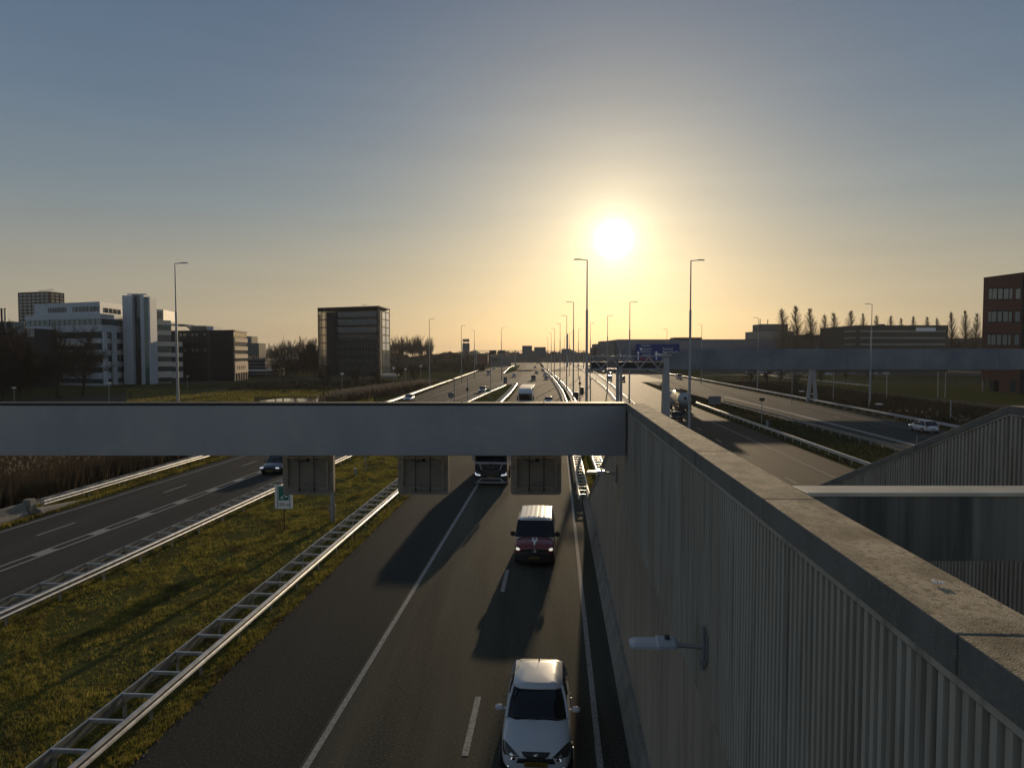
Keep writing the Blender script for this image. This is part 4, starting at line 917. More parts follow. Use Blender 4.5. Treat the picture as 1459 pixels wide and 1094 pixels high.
# tanker
def tanker(label, loc, rz):
    t = thing('tanker_truck', label, 'truck', loc, rz)
    b = MB(); ys = [0, .12, .3, .6, 9.6, 9.9, 10.05]; rs = [.35, .85, 1.1, 1.2, 1.2, .95, .5]; n = 24; vs = []
    for y, r in zip(ys, rs):
        for i in range(n):
            a = 2 * math.pi * i / n; vs.append((r * math.cos(a), y, 2.35 + r * math.sin(a)))
    fs = [(j * n + i, j * n + (i + 1) % n, (j + 1) * n + (i + 1) % n, (j + 1) * n + i) for j in range(len(ys) - 1) for i in range(n)]
    b.add(vs, [f for f in fs if f[0] >= 3 * n], 0, True); b.add(vs, [f for f in fs if f[0] < 3 * n] + [tuple(range(n))], 1, True); o = b.build('tank', ['tank', 'tank_end'], t); recalc(o)
    b = MB(); b.bb(-.45, .45, .6, 9.3, 3.50, 3.62); b.bb(-.5, -.46, .5, 9.4, 3.55, 3.85); b.bb(.46, .5, .5, 9.4, 3.55, 3.85)
    for y in (2, 4.5, 7): b.tube((0, y, 3.55), (0, y, 3.75), .28, n=12)
    b.build('catwalk', 'dark', t)
    b = MB(); b.bb(-1.2, 1.2, .3, .5, .55, .85); b.bb(-.4, .4, .3, 12, .85, 1.15); b.bb(-1.24, -1.18, 1, 9.4, .7, 1.2); b.bb(1.18, 1.24, 1, 9.4, .7, 1.2); b.build('chassis', 'dark', t)
    b = MB(); b.tube((-.0, -.03, 2.5), (0, .06, 2.5), .28, n=14); b.build('manhole', 'dark', t)
    for s in (-1, 1):
        b = MB(); b.box((s * .95, .26, .70), (.4, .06, .16)); b.build('tail_light', 'signred', t)
        b = MB(); b.box((s * .8, .35, .35), (.5, .03, .45)); b.build('mudflap', 'signwhite' if s > 0 else 'plastic', t)
    b = MB(); b.bb(-1.22, 1.22, 10.6, 12.7, .95, 3.3); bevel(b.build('cab', 'cabwhite', t), .1)
    wheels(t, [(-1.03, 1.2), (1.03, 1.2), (-1.03, 2.5), (1.03, 2.5), (-1.03, 3.8), (1.03, 3.8), (-1.03, 9.2), (1.03, 9.2), (-1.03, 11.9), (1.03, 11.9)], .5, .34, False)
    return t
tanker('silver tanker lorry driving away on the right road behind the tall lamp post', (W(977, 119), 119, 0), VH(D1, 122))

# ------------------------------------------------------------------ gantries and big signs
def truss(b, x0, x1, y, z0, z1, step, dep=.9, r=.09, mi=0):
    for yy in (y, y + dep):
        b.bar((x0, yy, z0), (x1, yy, z0), r * 2, r * 2, mi); b.bar((x0, yy, z1), (x1, yy, z1), r * 2, r * 2, mi)
        x = x0; k = 0
        while x < x1 - .1:
            xe = min(x + step, x1); a = (x, yy, z0 + r if k % 2 else z1 - r); c = (xe, yy, z1 - r if k % 2 else z0 + r); b.bar(a, c, r, r, mi); x = xe; k += 1
Y = 97.0; t = thing('gantry', 'steel truss gantry with one thick column and black sign backs before the blue sign', 'gantry', (W(950, Y), Y, 0))
ox = W(950, Y)
b = MB(); truss(b, W(844, Y) - ox, -.3, 0, ZT(526, Y), ZT(507.5, Y), 1.35, .9, .09); b.build('truss', 'pole', t)
b = MB(); x = 0
vs = []
for z, wd, dp in ((0, 1.05, 1.1), (3.0, 1.0, 1.05), (ZT(507, Y) - .2, .72, .9), (ZT(507, Y) - .1, 1.35, 1.2), (ZT(504.5, Y), 1.35, 1.2)):
    vs += [(-wd / 2, -dp / 2 + .45, z), (wd / 2, -dp / 2 + .45, z), (wd / 2, dp / 2 + .45, z), (-wd / 2, dp / 2 + .45, z)]
b.add(vs, [(i * 4 + j, i * 4 + (j + 1) % 4, i * 4 + 4 + (j + 1) % 4, i * 4 + 4 + j) for i in range(4) for j in range(4)] + [(3, 2, 1, 0), (16, 17, 18, 19)]); b.build('column', 'pole', t)
b = MB(); xx = W(881, Y) - ox; b.bb(xx - .22, xx + .22, .2, .65, 0, ZT(526, Y)); b.build('column', 'pole', t)
b = MB(); b.bb(-1.6, -.2, .3, .42, ZT(506, Y), ZT(506, Y) + .2); b.sphere((-.15, .0, ZT(502.5, Y)), (.14, .14, .12), 8); b.build('camera_bracket', 'signwhite', t)
for a, c in ((844, 866), (881, 912), (912, 947)):
    b = MB(); b.bb(W(a, Y) - ox, W(c, Y) - ox - .08, 1.0, 1.25, ZT(526, Y) - .05, ZT(515.5, Y)); b.build('sign_back', 'plastic', t)

Y = 145.0; t = thing('footbridge_beam', 'broad blue grey steel beam on slanted legs spanning the right hand roads under the poplars', 'beam', (W(1160, Y), Y, 0)); ox = W(1160, Y)
zb, zt = ZT(526.3, Y), ZT(497, Y)
x0, x1 = W(884, Y) - ox, W(1640, Y) - ox
for i in range(7):
    a = x0 + (x1 - x0) * i / 7; c = x0 + (x1 - x0) * (i + 1) / 7
    b = MB(); b.bb(a + .03, c - .03, 0, 1.6, zb, zt); b.build('girder_segment', 'beam_blue', t)
for px, d in ((1154, -1), (1166, 1)):
    b = MB(); b.bar((W(1160 + d * 1.5, Y) - ox, .8, zb), (W(px, Y) - ox, .8, 0), .6, .6); b.build('leg', 'pole', t)
b = MB(); b.bar((W(886, Y) - ox, .8, zb), (W(886, Y) - ox, .8, 0), .5, .5); b.build('leg', 'pole', t)
b = MB(); b.bar((x1 - 1, .8, zb), (x1 - 1, .8, 0), .5, .5); b.build('leg', 'pole', t)
# blue direction sign
Y = 143.6; t = thing('direction_sign', 'blue motorway direction sign with white town names on the blue grey beam', 'road sign', (W(905.5, Y), Y, ZT(514, Y)))
S_ = lambda px: W(px, Y) - W(905.5, Y); Z_ = lambda py: ZT(py, Y) - ZT(514, Y)
b = MB(); b.bb(0, S_(944), 0, .15, 0, Z_(490.5)); b.build('panel', 'signblue', t)
b = MB(); b.bb(S_(944) + .03, S_(968), 0, .15, Z_(502), Z_(490)); b.build('panel', 'signblue', t)
for s_, px, py, sz in (('Haarlem', 913.5, 493.6, .55), ('Schiphol', 915.5, 498.3, .55), ('Eindhoven', 912.5, 502.2, .55), ('Utrecht', 915, 506.4, .55), ('Zaanstad', 943.5, 498.3, .6), ('Amsterdam-N', 943.5, 502.4, .55)):
    text(s_, sz, 'lettering', 'signwhite', t, (S_(px) + .05, -.02, Z_(py)))
for px in (909.3, 935.2):
    b = MB(); b.bb(S_(px) - .12, S_(px) + .12, -.03, -.01, Z_(512.6), Z_(501.5)); b.add([(S_(px) - .36, -.02, Z_(503)), (S_(px) + .36, -.02, Z_(503)), (S_(px), -.02, Z_(500))], [(0, 1, 2)]); b.build('arrow', 'signwhite', t)
b = MB(); b.bb(S_(911.5), S_(914.8), -.03, -.01, Z_(499), Z_(495.6)); b.build('airport_symbol', 'signwhite', t)
for i, px in enumerate((912.5, 919, 925)):
    b = MB(); b.bb(S_(px), S_(px + 4.4), -.03, -.01, Z_(512.5), Z_(509.2)); b.build('route_shield', 'signred', t)

Y = 505.0; t = thing('far_gantry', 'long truss gantry far up the main road with two large grey sign backs', 'gantry', (W(760, Y), Y, 0)); ox = W(760, Y)
b = MB(); truss(b, W(678, Y) - ox, W(835, Y) - ox, 0, ZT(503.5, Y), ZT(499.5, Y), 2.4, 1.2, .16); b.build('truss', 'pole', t)
for px in (678.5, 734.5, 832):
    b = MB(); x = W(px, Y) - ox; b.bb(x - .35, x + .35, .3, .9, 0, ZT(499, Y)); b.build('column', 'pole', t)
for a, c, u, v in ((697.5, 707, 499, 504.5), (710, 719.5, 499, 504.5), (784, 793, 501, 504.2), (744, 758, 492.5, 508), (761, 777.5, 494.5, 508), (800, 813, 497, 506), (812, 834, 506, 508)):
    b = MB(); b.bb(W(a, Y) - ox, W(c, Y) - ox, -.6, -.3, ZT(v, Y), ZT(u, Y)); b.build('sign_back', 'plastic' if c - a < 12 else 'signback', t)
Y = 480.0; t = thing('advertising_tower', 'dark two part advertising tower on a thin mast left of the far gantry', 'sign', (W(664, Y), Y, 0))
b = MB(); b.tube((0, 0, 0), (0, 0, 13), .6, n=8); b.build('mast', 'dark', t)
b = MB(); b.bb(-2.5, 2.5, -.5, .5, ZT(501.5, Y), ZT(489, Y)); b.build('panel', 'signback', t)
b = MB(); b.bb(-2.3, 2.3, -.5, .5, ZT(487, Y), ZT(483, Y)); b.build('top_panel', 'tan', t)
b = MB(); b.bb(-1.6, -1.2, -.3, .3, ZT(489, Y), ZT(487, Y)); b.bb(1.2, 1.6, -.3, .3, ZT(489, Y), ZT(487, Y)); b.build('panel_strut', 'dark', t)
t = thing('radio_mast', 'thick pale mast rising behind the lamp posts near the vanishing point', 'mast', (W(808.5, 560), 560, 0))
b = MB(); b.tube((0, 0, 0), (0, 0, 27), .75, .55, n=10); b.build('mast', 'luminaire', t)

# small road furniture
def round_back(px, py, top, lab, r=.45):
    p = G(px, py); t = thing('round_sign', lab, 'road sign', p); b = MB(); z = ZT(top, p.y); b.tube((0, 0, 0), (0, 0, z + r), .05, n=6); b.build('post', 'pole', t)
    b = MB(); b.tube((0, -.03, z), (0, .0, z), r, n=18); b.build('disc', 'signback', t)
round_back(642.5, 586, 563, 'round grey sign back just above the beam left of the thin pole', .55)
def small_post(name, lab, cat, px, base, top, r=.07, head=None, hm='plastic', Y=None):
    p = G(px, base); t = thing(name, lab, cat, p); h = ZT(top, p.y); b = MB(); b.tube((0, 0, 0), (0, 0, h), r, n=8); b.build('post', 'pole', t)
    if head:
        w_, hh, dz = head; b = MB(); b.box((0, -.06, h + dz), (w_, .12, hh)); bevel(b.build('head', hm, t), .02)
    return t
small_post('sensor_pole', 'thin pole with small T head rising above the beam left of the green sign', 'pole', 647.5, 598, 540, .06, (1.0, .12, 0))
small_post('sensor_pole', 'thin pole with a dark box halfway, second right of the round sign back', 'pole', 666, 590, 538, .06, (.35, .6, -2.0))
small_post('sensor_pole', 'thin dark pole beside the small green sign', 'pole', 699, 578, 520, .06)
small_post('green_sign', 'small green sign in the grass nose beside the white guardrail', 'road sign', 695.5, 567.5, 556, .05, (.9, .7, 0), 'signgreen')
small_post('nose_sign', 'dark upright sign panel standing at the tip of the nose', 'road sign', 720, 549, 542, .06, (1.2, 2.2, .0), 'signback')
small_post('camera_pole', 'grey camera pole in the mossy median right of the leftmost sign housing', 'pole', 474, 745, 640, .14, (.42, .5, -3.6), 'housing')
small_post('bollard', 'short dark bollard with pale top in the mossy median', 'bollard', 506.5, 678, 667, .1, (.26, .05, 0), 'signwhite')
small_post('marker_post', 'thin post in the mossy median under the beam between two housings', 'pole', 521, 669, 640, .05)
small_post('camera_pole', 'dark pole with pale lamp head just right of the beam guardrails', 'pole', 841, 590, 540, .10, (.5, .25, 0), 'luminaire')
small_post('camera_pole', 'dark pole with small head left of the tallest lamp post', 'pole', 826, 585, 536, .10, (.45, .4, -1.3), 'dark')
small_post('signal_post', 'thin post with two small lamp heads on the grass wedge at the right', 'signal', 1085, 603, 569, .05, (.75, .45, 0), 'plastic')
small_post('utility_cabinet', 'squat dark box beside the signal post on the grass wedge', 'cabinet', 1092.5, 608, 600, .25, (.8, .9, -.45), 'dark')
small_post('board_sign', 'wide dark sign back on the guardrail behind the tanker', 'road sign', 1018, 582, 570, .06, (2.3, 1.5, 0), 'signback')
small_post('marker_post', 'thin upright post in front of the white coupe', 'pole', 1306, 634, 621, .04)
for px, py, lab in ((815, 583, 'grey cabinet cluster member nearest the beam between the guardrails'), (821, 568, 'grey cabinet between the guardrails behind the nearest one'), (829, 560, 'farther small cabinet by the lamp posts')):
    p = G(px, py); t = thing('utility_cabinet', lab, 'cabinet', p); b = MB(); b.bb(-.5, .5, -.3, .3, 0, 1.5); bevel(b.build('housing', 'dark', t), .03)
    b = MB(); b.bb(-.55, .55, -.35, .35, 1.5, 1.56); b.build('lid', 'pole', t)
p = G(405, 760); t = thing('distance_sign', 'small blue and green sign reading 100 m on a thin post in the mossy median', 'road sign', p); Yp = p.y
b = MB(); b.tube((0, .03, 0), (0, .03, 2.6), .03, n=6); b.build('post', 'dark', t)
wd = .50; z0, z1 = ZT(724.5, Yp), ZT(724.5, Yp) + 1.35
b = MB(); b.bb(-wd, wd, -.02, .02, z0, z1); b.build('panel', 'signwhite', t)
b = MB(); b.bb(-wd * .72, -wd * .66, -.026, -.02, z0, z1); b.bb(wd * .66, wd * .72, -.026, -.02, z0, z1); b.bb(-wd * .58, wd * .58, -.026, -.02, z0 + .48, z1 - .08); b.build('green_field', 'signgreen', t)
b = MB(); b.box((-.08, -.03, z0 + .62), (.09, .01, .09)); b.box((.14, -.03, z0 + .70), (.16, .01, .07)); b.bar((-.2, -.03, z0 + .60), (.05, -.03, z0 + .8), .03, .03); b.build('symbol', 'signwhite', t)
text('100 m', .26, 'lettering', 'plastic', t, (0, -.03, z0 + .16), align='CENTER', ext=.002)

# path lamps with white caps
PL = None
for px, py, top, lab in ((20.5, 575, 554, 'white capped path lamp at the far left under the dark trees'), (155.5, 574, 548, 'white capped path lamp in front of the white office column'), (487.5, 566, 535, 'white capped path lamp on the lawn in front of the glass block'), (561, 560, 527, 'white capped path lamp right of the glass block entrance'), (578, 552, 528, 'white capped path lamp, rightmost of those beside the glass block'), (599.5, 545, 523, 'white capped path lamp between the bare trees and the long guardrail'), (267.5, 552, 537, 'small path lamp in front of the dark office block')):
    p = G(px, py); h = max(ZT(top, p.y), 2.5)
    if PL is None:
        t = PL = thing('path_lamp', lab, 'lamp', p, 0, 'white capped path lamps'); b = MB(); b.tube((0, 0, 0), (0, 0, h), .07, .05, n=6); b.build('post', 'pole', t)
        b = MB(); b.tube((0, 0, h), (0, 0, h + .28), .14, .45, n=12); b.tube((0, 0, h + .28), (0, 0, h + .36), .47, .40, n=12); b.build('lamp_cap', 'signwhite', t); ph = h
    else: dup(PL, p, 0, lab, (1, 1, h / ph))

# ------------------------------------------------------------------ buildings
def pv(p0, d, u, v, n_, out_=0): return (p0[0] + d[0] * u + n_[0] * out_, p0[1] + d[1] * u + n_[1] * out_, v)
def quadbox(b, p0, p1, z0, z1, o0, o1, mi=0):
    """slab standing on the ground line p0-p1 between heights z0..z1, from o0 to o1 proud of it (towards the viewer's side, left normal)"""
    d = Vector((p1[0] - p0[0], p1[1] - p0[1])); L = d.length; d /= L; n_ = Vector((d.y, -d.x))
    vs = []
    for z in (z0, z1):
        for u, o in ((0, o0), (L, o0), (L, o1), (0, o1)): vs.append((p0[0] + d.x * u + n_.x * o, p0[1] + d.y * u + n_.y * o, z))
    b.add(vs, [(3, 2, 1, 0), (4, 5, 6, 7), (0, 1, 5, 4), (1, 2, 6, 5), (2, 3, 7, 6), (3, 0, 4, 7)], mi)
def sub(p0, p1, a, c): return ((p0[0] + (p1[0] - p0[0]) * a, p0[1] + (p1[1] - p0[1]) * a), (p0[0] + (p1[0] - p0[0]) * c, p0[1] + (p1[1] - p0[1]) * c))
def winband(t, p0, p1, z0, z1, glass='glass', nm=8, frame='dark', out_=.06, name='window_band'):
    b = MB(); quadbox(b, p0, p1, z0, z1, -.05, out_, 0)
    L = math.dist(p0, p1)
    for i in range(nm + 1):
        a = i / nm; w_ = .10 / L; q = sub(p0, p1, max(0, a - w_), min(1, a + w_)); quadbox(b, q[0], q[1], z0, z1, out_, out_ + .07, 1)
    return b.build(name, [glass, frame], t)
def P2(px, Y): return (W(px, Y), Y)
def block(t, name, foot, z0, z1, m):
    b = MB(); b.prism(foot, z0, z1); o = b.build(name, m, t); recalc(o); return o
# --- white office complex
t = thing('office_building', 'white office block with stepped top, ribbon windows and tall glazed stair tower', 'building', (0, 0, 0))
A0, A1, A2 = P2(38, 236), P2(145, 222), P2(186, 240)
Zl = lambda py, Y=225: ZT(py, Y)
back = [(A2[0], A2[1] + 22), (A0[0], A0[1] + 30)]
block(t, 'wall', [A0, A1, A2] + back, -.1, Zl(447.5), 'white_clad')
B0, B1, B2 = P2(51, 236), P2(144, 224), P2(178, 240)
block(t, 'upper_wall', [B0, B1, B2, (B2[0], B2[1] + 18), (B0[0], B0[1] + 20)], Zl(447.5), Zl(430), 'white_clad')
for z0, z1, a, c, gl, nm in ((443.5, 436.5, .22, .50, 'glass', 7), (443.5, 436.5, .60, .98, 'glass', 7)):
    q = sub(B0, B1, a, c); winband(t, *q, Zl(z0), Zl(z1), gl, nm)
q = sub(B1, B2, .15, .85); winband(t, *q, Zl(445), Zl(438), 'glass', 4)
fl = [(463, 454.5), (482, 473), (498.5, 489), (515, 505.5), (530.5, 523), (546, 539.5)]
for i, (z0, z1) in enumerate(fl):
    winband(t, A0, A1, Zl(z0), Zl(z1), 'glass_green' if i == 0 else 'glass', 15)
    q = sub(A1, A2, .02, .98); winband(t, *q, Zl(z0), Zl(z1), 'glass', 6)
b = MB(); quadbox(b, *sub(A0, A1, .38, .80), Zl(493), Zl(488.5), .14, .16); b.build('pale_blinds', 'lit', t)
for a, c in ((.0, .10), (.30, .42)):
    b = MB(); q = sub(A1, A2, a, c); quadbox(b, *q, 0, Zl(472.5), .3, .9); b.build('facade_column', 'white_clad', t)
b = MB(); q0, q1 = sub(A1, A2, .1, .30); zz = [Zl(y) for y in (550, 535, 520, 505, 490, 473)]
for z0, z1 in zip(zz[:-1], zz[1:]):
    b.bar((q0[0], q0[1] - .5, z0), (q1[0], q1[1] - .5, z1), .16, .16); b.bar((q0[0], q0[1] - .5, z1), (q1[0], q1[1] - .5, z0), .16, .16)
b.build('cross_bracing', 'white_clad', t)
T0, T1, T2 = P2(175, 236), P2(206, 232), P2(217.5, 240)
for (a, c, top, m) in ((176, 190, 421, 'white_clad'), (190, 201, 420, 'glass'), (201, 206.5, 420, 'white_clad'), (206.5, 212.5, 423, 'glass_green'), (212.5, 215, 423, 'white_clad')):
    b = MB(); ya = 233 if m != 'glass' else 234.5; b.bb(W(a, ya) , W(c, ya) - .02, ya, 237.5, 0, ZT(top, ya)); b.build('tower_wall' if 'glass' not in m else 'tower_glazing', m, t)
b = MB(); ya = 234.4
for i in range(8): b.bb(W(190, ya), W(201, ya), ya, ya + .1, 3.6 * i + 2, 3.6 * i + 2.15)
b.build('tower_transom', 'dark', t)
b = MB(); b.bb(W(194, 234), W(200.5, 234), 234.2, 234.5, ZT(550, 234), ZT(497, 234)); b.build('tower_dark_panel', 'dkclad', t)
b = MB(); b.bb(W(183, 236), W(210, 236), 236, 237.4, ZT(420, 236), ZT(418.5, 236)); b.build('tower_roof', 'white_clad', t)
C0, C1 = P2(218, 240), P2(244.5, 246)
block(t, 'right_wing', [C0, C1, P2(244, C1[1] + 20), P2(220, C0[1] + 20)], 0, ZT(456, 242), 'white_warm')
block(t, 'right_wing_top', [P2(219, 243), P2(234, 247), (W(234, 247) - 3, 262), (W(219, 243) - 3, 258)], ZT(456, 242), ZT(440, 242), 'white_warm')
D0, D1_ = C1, P2(260.5, 252)
block(t, 'stepped_wing', [D0, D1_, P2(260, D1_[1] + 20), P2(240, D0[1] + 20)], 0, ZT(487, 246), 'white_warm')
for i, (z0, z1) in enumerate(((470.5, 462.5), (486.5, 477), (502, 493), (515, 508), (529, 522), (545, 538))):
    winband(t, C0, C1, ZT(z0, 242), ZT(z1, 242), 'glass_green' if i == 0 else 'glass', 6)
    if i >= 2: winband(t, D0, D1_, ZT(z0 + .5, 246), ZT(z1 + .5, 246), 'glass', 4)
b = MB(); quadbox(b, P2(220, 241), P2(232, 245), ZT(454, 242), ZT(444, 242), 0, .1); b.build('window_band', 'glass', t)
# low glazed link and chimneys on the far left
t = thing('glazed_annex', 'low greenish glazed annex at the left edge with a bright corner', 'building')
b = MB(); b.bb(W(-60, 215), W(49, 215), 215, 226, 0, ZT(468, 215)); b.build('wall', 'dkclad2', t)
winband(t, P2(-60, 215), P2(39, 215), ZT(479.5, 215), ZT(468.5, 215), 'glass_green', 22)
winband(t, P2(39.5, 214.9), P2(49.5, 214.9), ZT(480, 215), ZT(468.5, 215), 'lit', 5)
t = thing('boiler_house', 'dark low building with flues behind the glazed annex', 'building')
b = MB(); b.bb(W(-60, 300), W(19, 300), 300, 320, 0, ZT(458, 300)); b.build('wall', 'dkclad2', t)
b = MB(); b.bb(W(19, 300) + .02, W(38, 300), 299, 320, 0, ZT(459, 300)); b.build('wing', 'greyb', t)
b = MB(); quadbox(b, P2(22, 299), P2(36, 299), ZT(466, 300), ZT(461, 300), .02, .15); b.build('window_band', 'glass', t)
for i, (px, m) in enumerate(((4.2, 'dkclad'), (9.0, 'pole'))):
    t = thing('chimney', ('darker left one of the two thin flues' if i == 0 else 'paler right one of the two thin flues') + ' at the left edge', 'chimney', (W(px, 298.5), 298.5, 0)); b = MB(); b.tube((0, 0, 0), (0, 0, ZT(440.5, 298)), .38, n=10); b.build('flue', m, t)
    b = MB(); b.tube((0, 0, ZT(440.5, 298)), (0, 0, ZT(440.5, 298) + .4), .46, n=10); b.build('collar', 'dkclad', t)
# brown tower behind
t = thing('tower_block', 'brown brick tower block with many small windows behind the white office', 'building')
Y = 400; q0, q1, q2 = P2(28, 400), P2(73, 392), P2(94, 404)
block(t, 'wall', [q0, q1, q2, P2(93.5, 430), P2(29, 425)], 0, ZT(417, Y), 'towerbrick')
for i in range(9):
    z1 = ZT(419.5 + i * 4.7, Y); z0 = z1 - 1.1
    for k in range(7):
        b = MB(); quadbox(b, *sub(q0, q1, .04 + k * .137, .04 + k * .137 + .10), z0, z1, -.02, .1); b.build('window', 'glass_pale', t)
    for k in range(3):
        b = MB(); quadbox(b, *sub(q1, q2, .1 + k * .3, .1 + k * .3 + .2), z0, z1, -.02, .1); b.build('window', 'glass_pale', t)
b = MB(); b.bb(W(34, 402), W(62, 402), 404, 415, ZT(417, Y), ZT(415.6, Y)); b.bar((W(58, 402), 402, ZT(414.5, Y)), (W(79, 402), 402, ZT(412, Y)), .25, .25); b.build('roof_equipment', 'dkclad', t)
# dark office block
t = thing('office_building', 'dark charcoal office block with tan banded end, left of the glass block', 'building')
Y = 270; e0, e1, e2 = P2(240, 272), P2(333, 262), P2(351.5, 282)
block(t, 'wall', [e0, e1, e2, P2(351, 305), P2(242, 300)], 0, ZT(471, Y), 'dkclad')
for i, z in enumerate((479, 488.5, 501, 512, 522)):
    for k in range(8):
        b = MB(); quadbox(b, *sub(e0, e1, .12 + k * .062, .12 + k * .062 + .036), ZT(z, Y), ZT(z - 4, Y), -.02, .08); b.build('window', 'glass_pale' if i in (0, 2) and k % 3 else 'glass', t)
b = MB(); quadbox(b, *sub(e0, e1, .62, .67), 0, ZT(473, Y), .1, .5); b.build('pilaster', 'dkclad2', t)
for z0, z1 in ((473.5, 471), (487.5, 482), (499, 493.5), (510.5, 504.5), (531, 515)):
    b = MB(); quadbox(b, e1, e2, ZT(z0, Y), ZT(z1, Y), .0, .5); b.build('tan_band', 'tan', t)
for z0, z1 in ((481.5, 474), (493, 488), (504, 499.5), (514.5, 511)): winband(t, e1, e2, ZT(z0, Y), ZT(z1, Y), 'glass', 7)
for k in range(5):
    b = MB(); quadbox(b, *sub(e1, e2, .15 + .14 * k, .19 + .14 * k), ZT(526, Y), ZT(521, Y), .5, .56); b.build('window', 'glass', t)
b = MB(); quadbox(b, e1, e2, 0, ZT(531.5, Y), -.05, .05); b.build('ground_floor_glazing', 'glass', t)
b = MB()
for k in range(6): q = sub(e1, e2, k * .19, k * .19 + .03); quadbox(b, *q, 0, ZT(531, Y), .06, .4)
b.build('ground_floor_column', 'tan', t)
b = MB(); b.bb(W(268, 272), W(289, 272), 275, 285, ZT(471, Y), ZT(463.3, Y)); b.bb(W(270, 272), W(287, 272), 274.8, 275, ZT(468, Y), ZT(465, Y)); b.build('roof_plant', 'greyb', t)
b = MB(); b.bb(W(291, 272), W(300, 272), 275, 283, ZT(471, Y), ZT(464.5, Y)); b.build('roof_plant', 'white_clad', t)
b = MB(); n = 10; x0, x1 = W(238, 272), W(268, 272); pa = [(x0 + (x1 - x0) * i / n, ZT(461, Y) - (0 if i < 6 else ((i - 6) / 4) ** 2 * 2.4)) for i in range(n + 1)]
vs = [(x, 275, z) for x, z in pa] + [(x, 284, z) for x, z in pa] + [(x, 275, z - .6) for x, z in pa] + [(x, 284, z - .6) for x, z in pa]; m_ = n + 1
b.add(vs, [(i, i + 1, m_ + i + 1, m_ + i) for i in range(n)] + [(i, 2 * m_ + i, 2 * m_ + i + 1, i + 1) for i in range(n)] + [(2 * m_ + i, 3 * m_ + i, 3 * m_ + i + 1, 2 * m_ + i + 1) for i in range(n)]); b.build('curved_canopy', 'greyb', t)
# glassy block and low terraces behind
t = thing('glass_annex', 'pale glass cube with dark corner right behind the tan banded end', 'building')
Y = 330; f0, f1, f2 = P2(352, 330), P2(368, 326), P2(378, 336)
block(t, 'wall', [f0, f1, f2, P2(377.5, 350), P2(353, 345)], ZT(507, Y), ZT(489, Y), 'glass_pale')
winband(t, f0, f1, ZT(507, Y), ZT(490, Y), 'glass_pale', 7); b = MB(); quadbox(b, f1, f2, ZT(510, Y), ZT(489, Y), .0, .3); b.build('dark_corner', 'dkclad', t)
b = MB(); b.bb(W(350, 334), W(361, 334), 332, 340, ZT(489, Y), ZT(479, Y)); b.build('penthouse', 'glass_pale', t)
for i, z in enumerate((511, 516, 521, 526, 531)):
    b = MB(); b.bb(W(350 - i, 322), W(378 + i, 322), 322 - i, 345, ZT(z + 5, 322), ZT(z, 322) - .9); b.build('storey', 'dkclad', t)
    b = MB(); b.bb(W(350 - i, 322) + .0, W(378 + i, 322), 321.4 - i, 345.2, ZT(z, 322) - .88, ZT(z, 322)); b.build('terrace_edge', 'greyb' if i != 3 else 'signwhite', t)
t = thing('low_building', 'low grey building among the bare trees left of the glass block', 'building')
b = MB(); b.bb(W(383, 420), W(434, 420), 420, 440, 0, ZT(510, 420)); b.build('wall', 'greyd', t)
winband(t, P2(384, 420), P2(433, 420), ZT(518, 420), ZT(513, 420), 'glass', 14); winband(t, P2(384, 420), P2(433, 420), ZT(526, 420), ZT(521, 420), 'glass', 14)
b = MB(); b.bb(W(424, 418), W(431, 418), 418, 419.9, ZT(517, 420), ZT(509, 420)); b.build('white_panel', 'signwhite', t)  # plain white box on the low building's front
# --- glass block in the middle
t = thing('office_building', 'square glass office block standing alone with open glazed roof frame', 'building')
Y = 325; h0, h1, h2 = P2(453.5, 330), P2(540, 316), P2(555.5, 338)
zt = ZT(437, 318); z0_ = 1.2
ins = lambda p, q, a, c: sub(p, q, a, c)
c0, c1 = sub(h0, h1, .13, .975)
block(t, 'core', [(c0[0], c0[1] + 2), (c1[0], c1[1] + 2), (c1[0] + 1.5, 334), (c0[0] + 3, 352)], 0, ZT(443, 320), 'dkclad2')
b = MB(); quadbox(b, *sub(h0, h1, .155, .33), 0, ZT(444, 320), .0, .5); b.build('dark_stair_shaft', 'dkclad', t)
nf = 8; zs = [ZT(533 - (533 - 443) * i / nf, 320) for i in range(nf + 1)]
for i in range(nf):
    q = sub(h0, h1, .335, .965); winband(t, *q, zs[i] + .9, zs[i + 1] - .25, 'glass', 13, 'dkclad2', .02)
    b = MB(); quadbox(b, *q, zs[i] - .2, zs[i] + .15, .0, .3); b.build('floor_slab', 'greyd', t)
    b = MB(); q = sub(h0, h1, 0.01, .13); quadbox(b, *q, zs[i] - .15, zs[i] + .15, -3, .1); b.build('balcony_slab', 'greyd', t)
for i in range(nf + 1):
    b = MB(); quadbox(b, h1, h2, zs[i] - .15, zs[i] + .15, -.2, .1); b.build('edge_slab', 'greyd', t)
for i in range(nf):
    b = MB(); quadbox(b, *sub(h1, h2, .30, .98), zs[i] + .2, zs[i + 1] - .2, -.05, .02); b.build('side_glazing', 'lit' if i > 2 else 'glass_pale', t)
b = MB(); quadbox(b, *sub(h1, h2, .12, .27), 1, ZT(443, 320), -.3, .03); b.build('dark_slot', 'dkclad', t)
b = MB()
for a in (0, .065, .13, .975, .995): q = sub(h0, h1, a, a + .006); quadbox(b, *q, 0, zt, -.1, .12)
for a in (0, .28, .63, .98): q = sub(h1, h2, a, a + .02); quadbox(b, *q, 0, zt, -.1, .12)
b.build('steel_mullion', 'greyd', t)
b = MB(); quadbox(b, h0, h1, zt - .2, zt + .25, -.4, .4); quadbox(b, h1, h2, zt - .2, zt + .25, -.4, .4); b.prism([h0, h1, h2, (h2[0] - 6, 352), (h0[0], 356)], zt - .1, zt + .12); b.build('roof_frame', 'dkclad2', t)
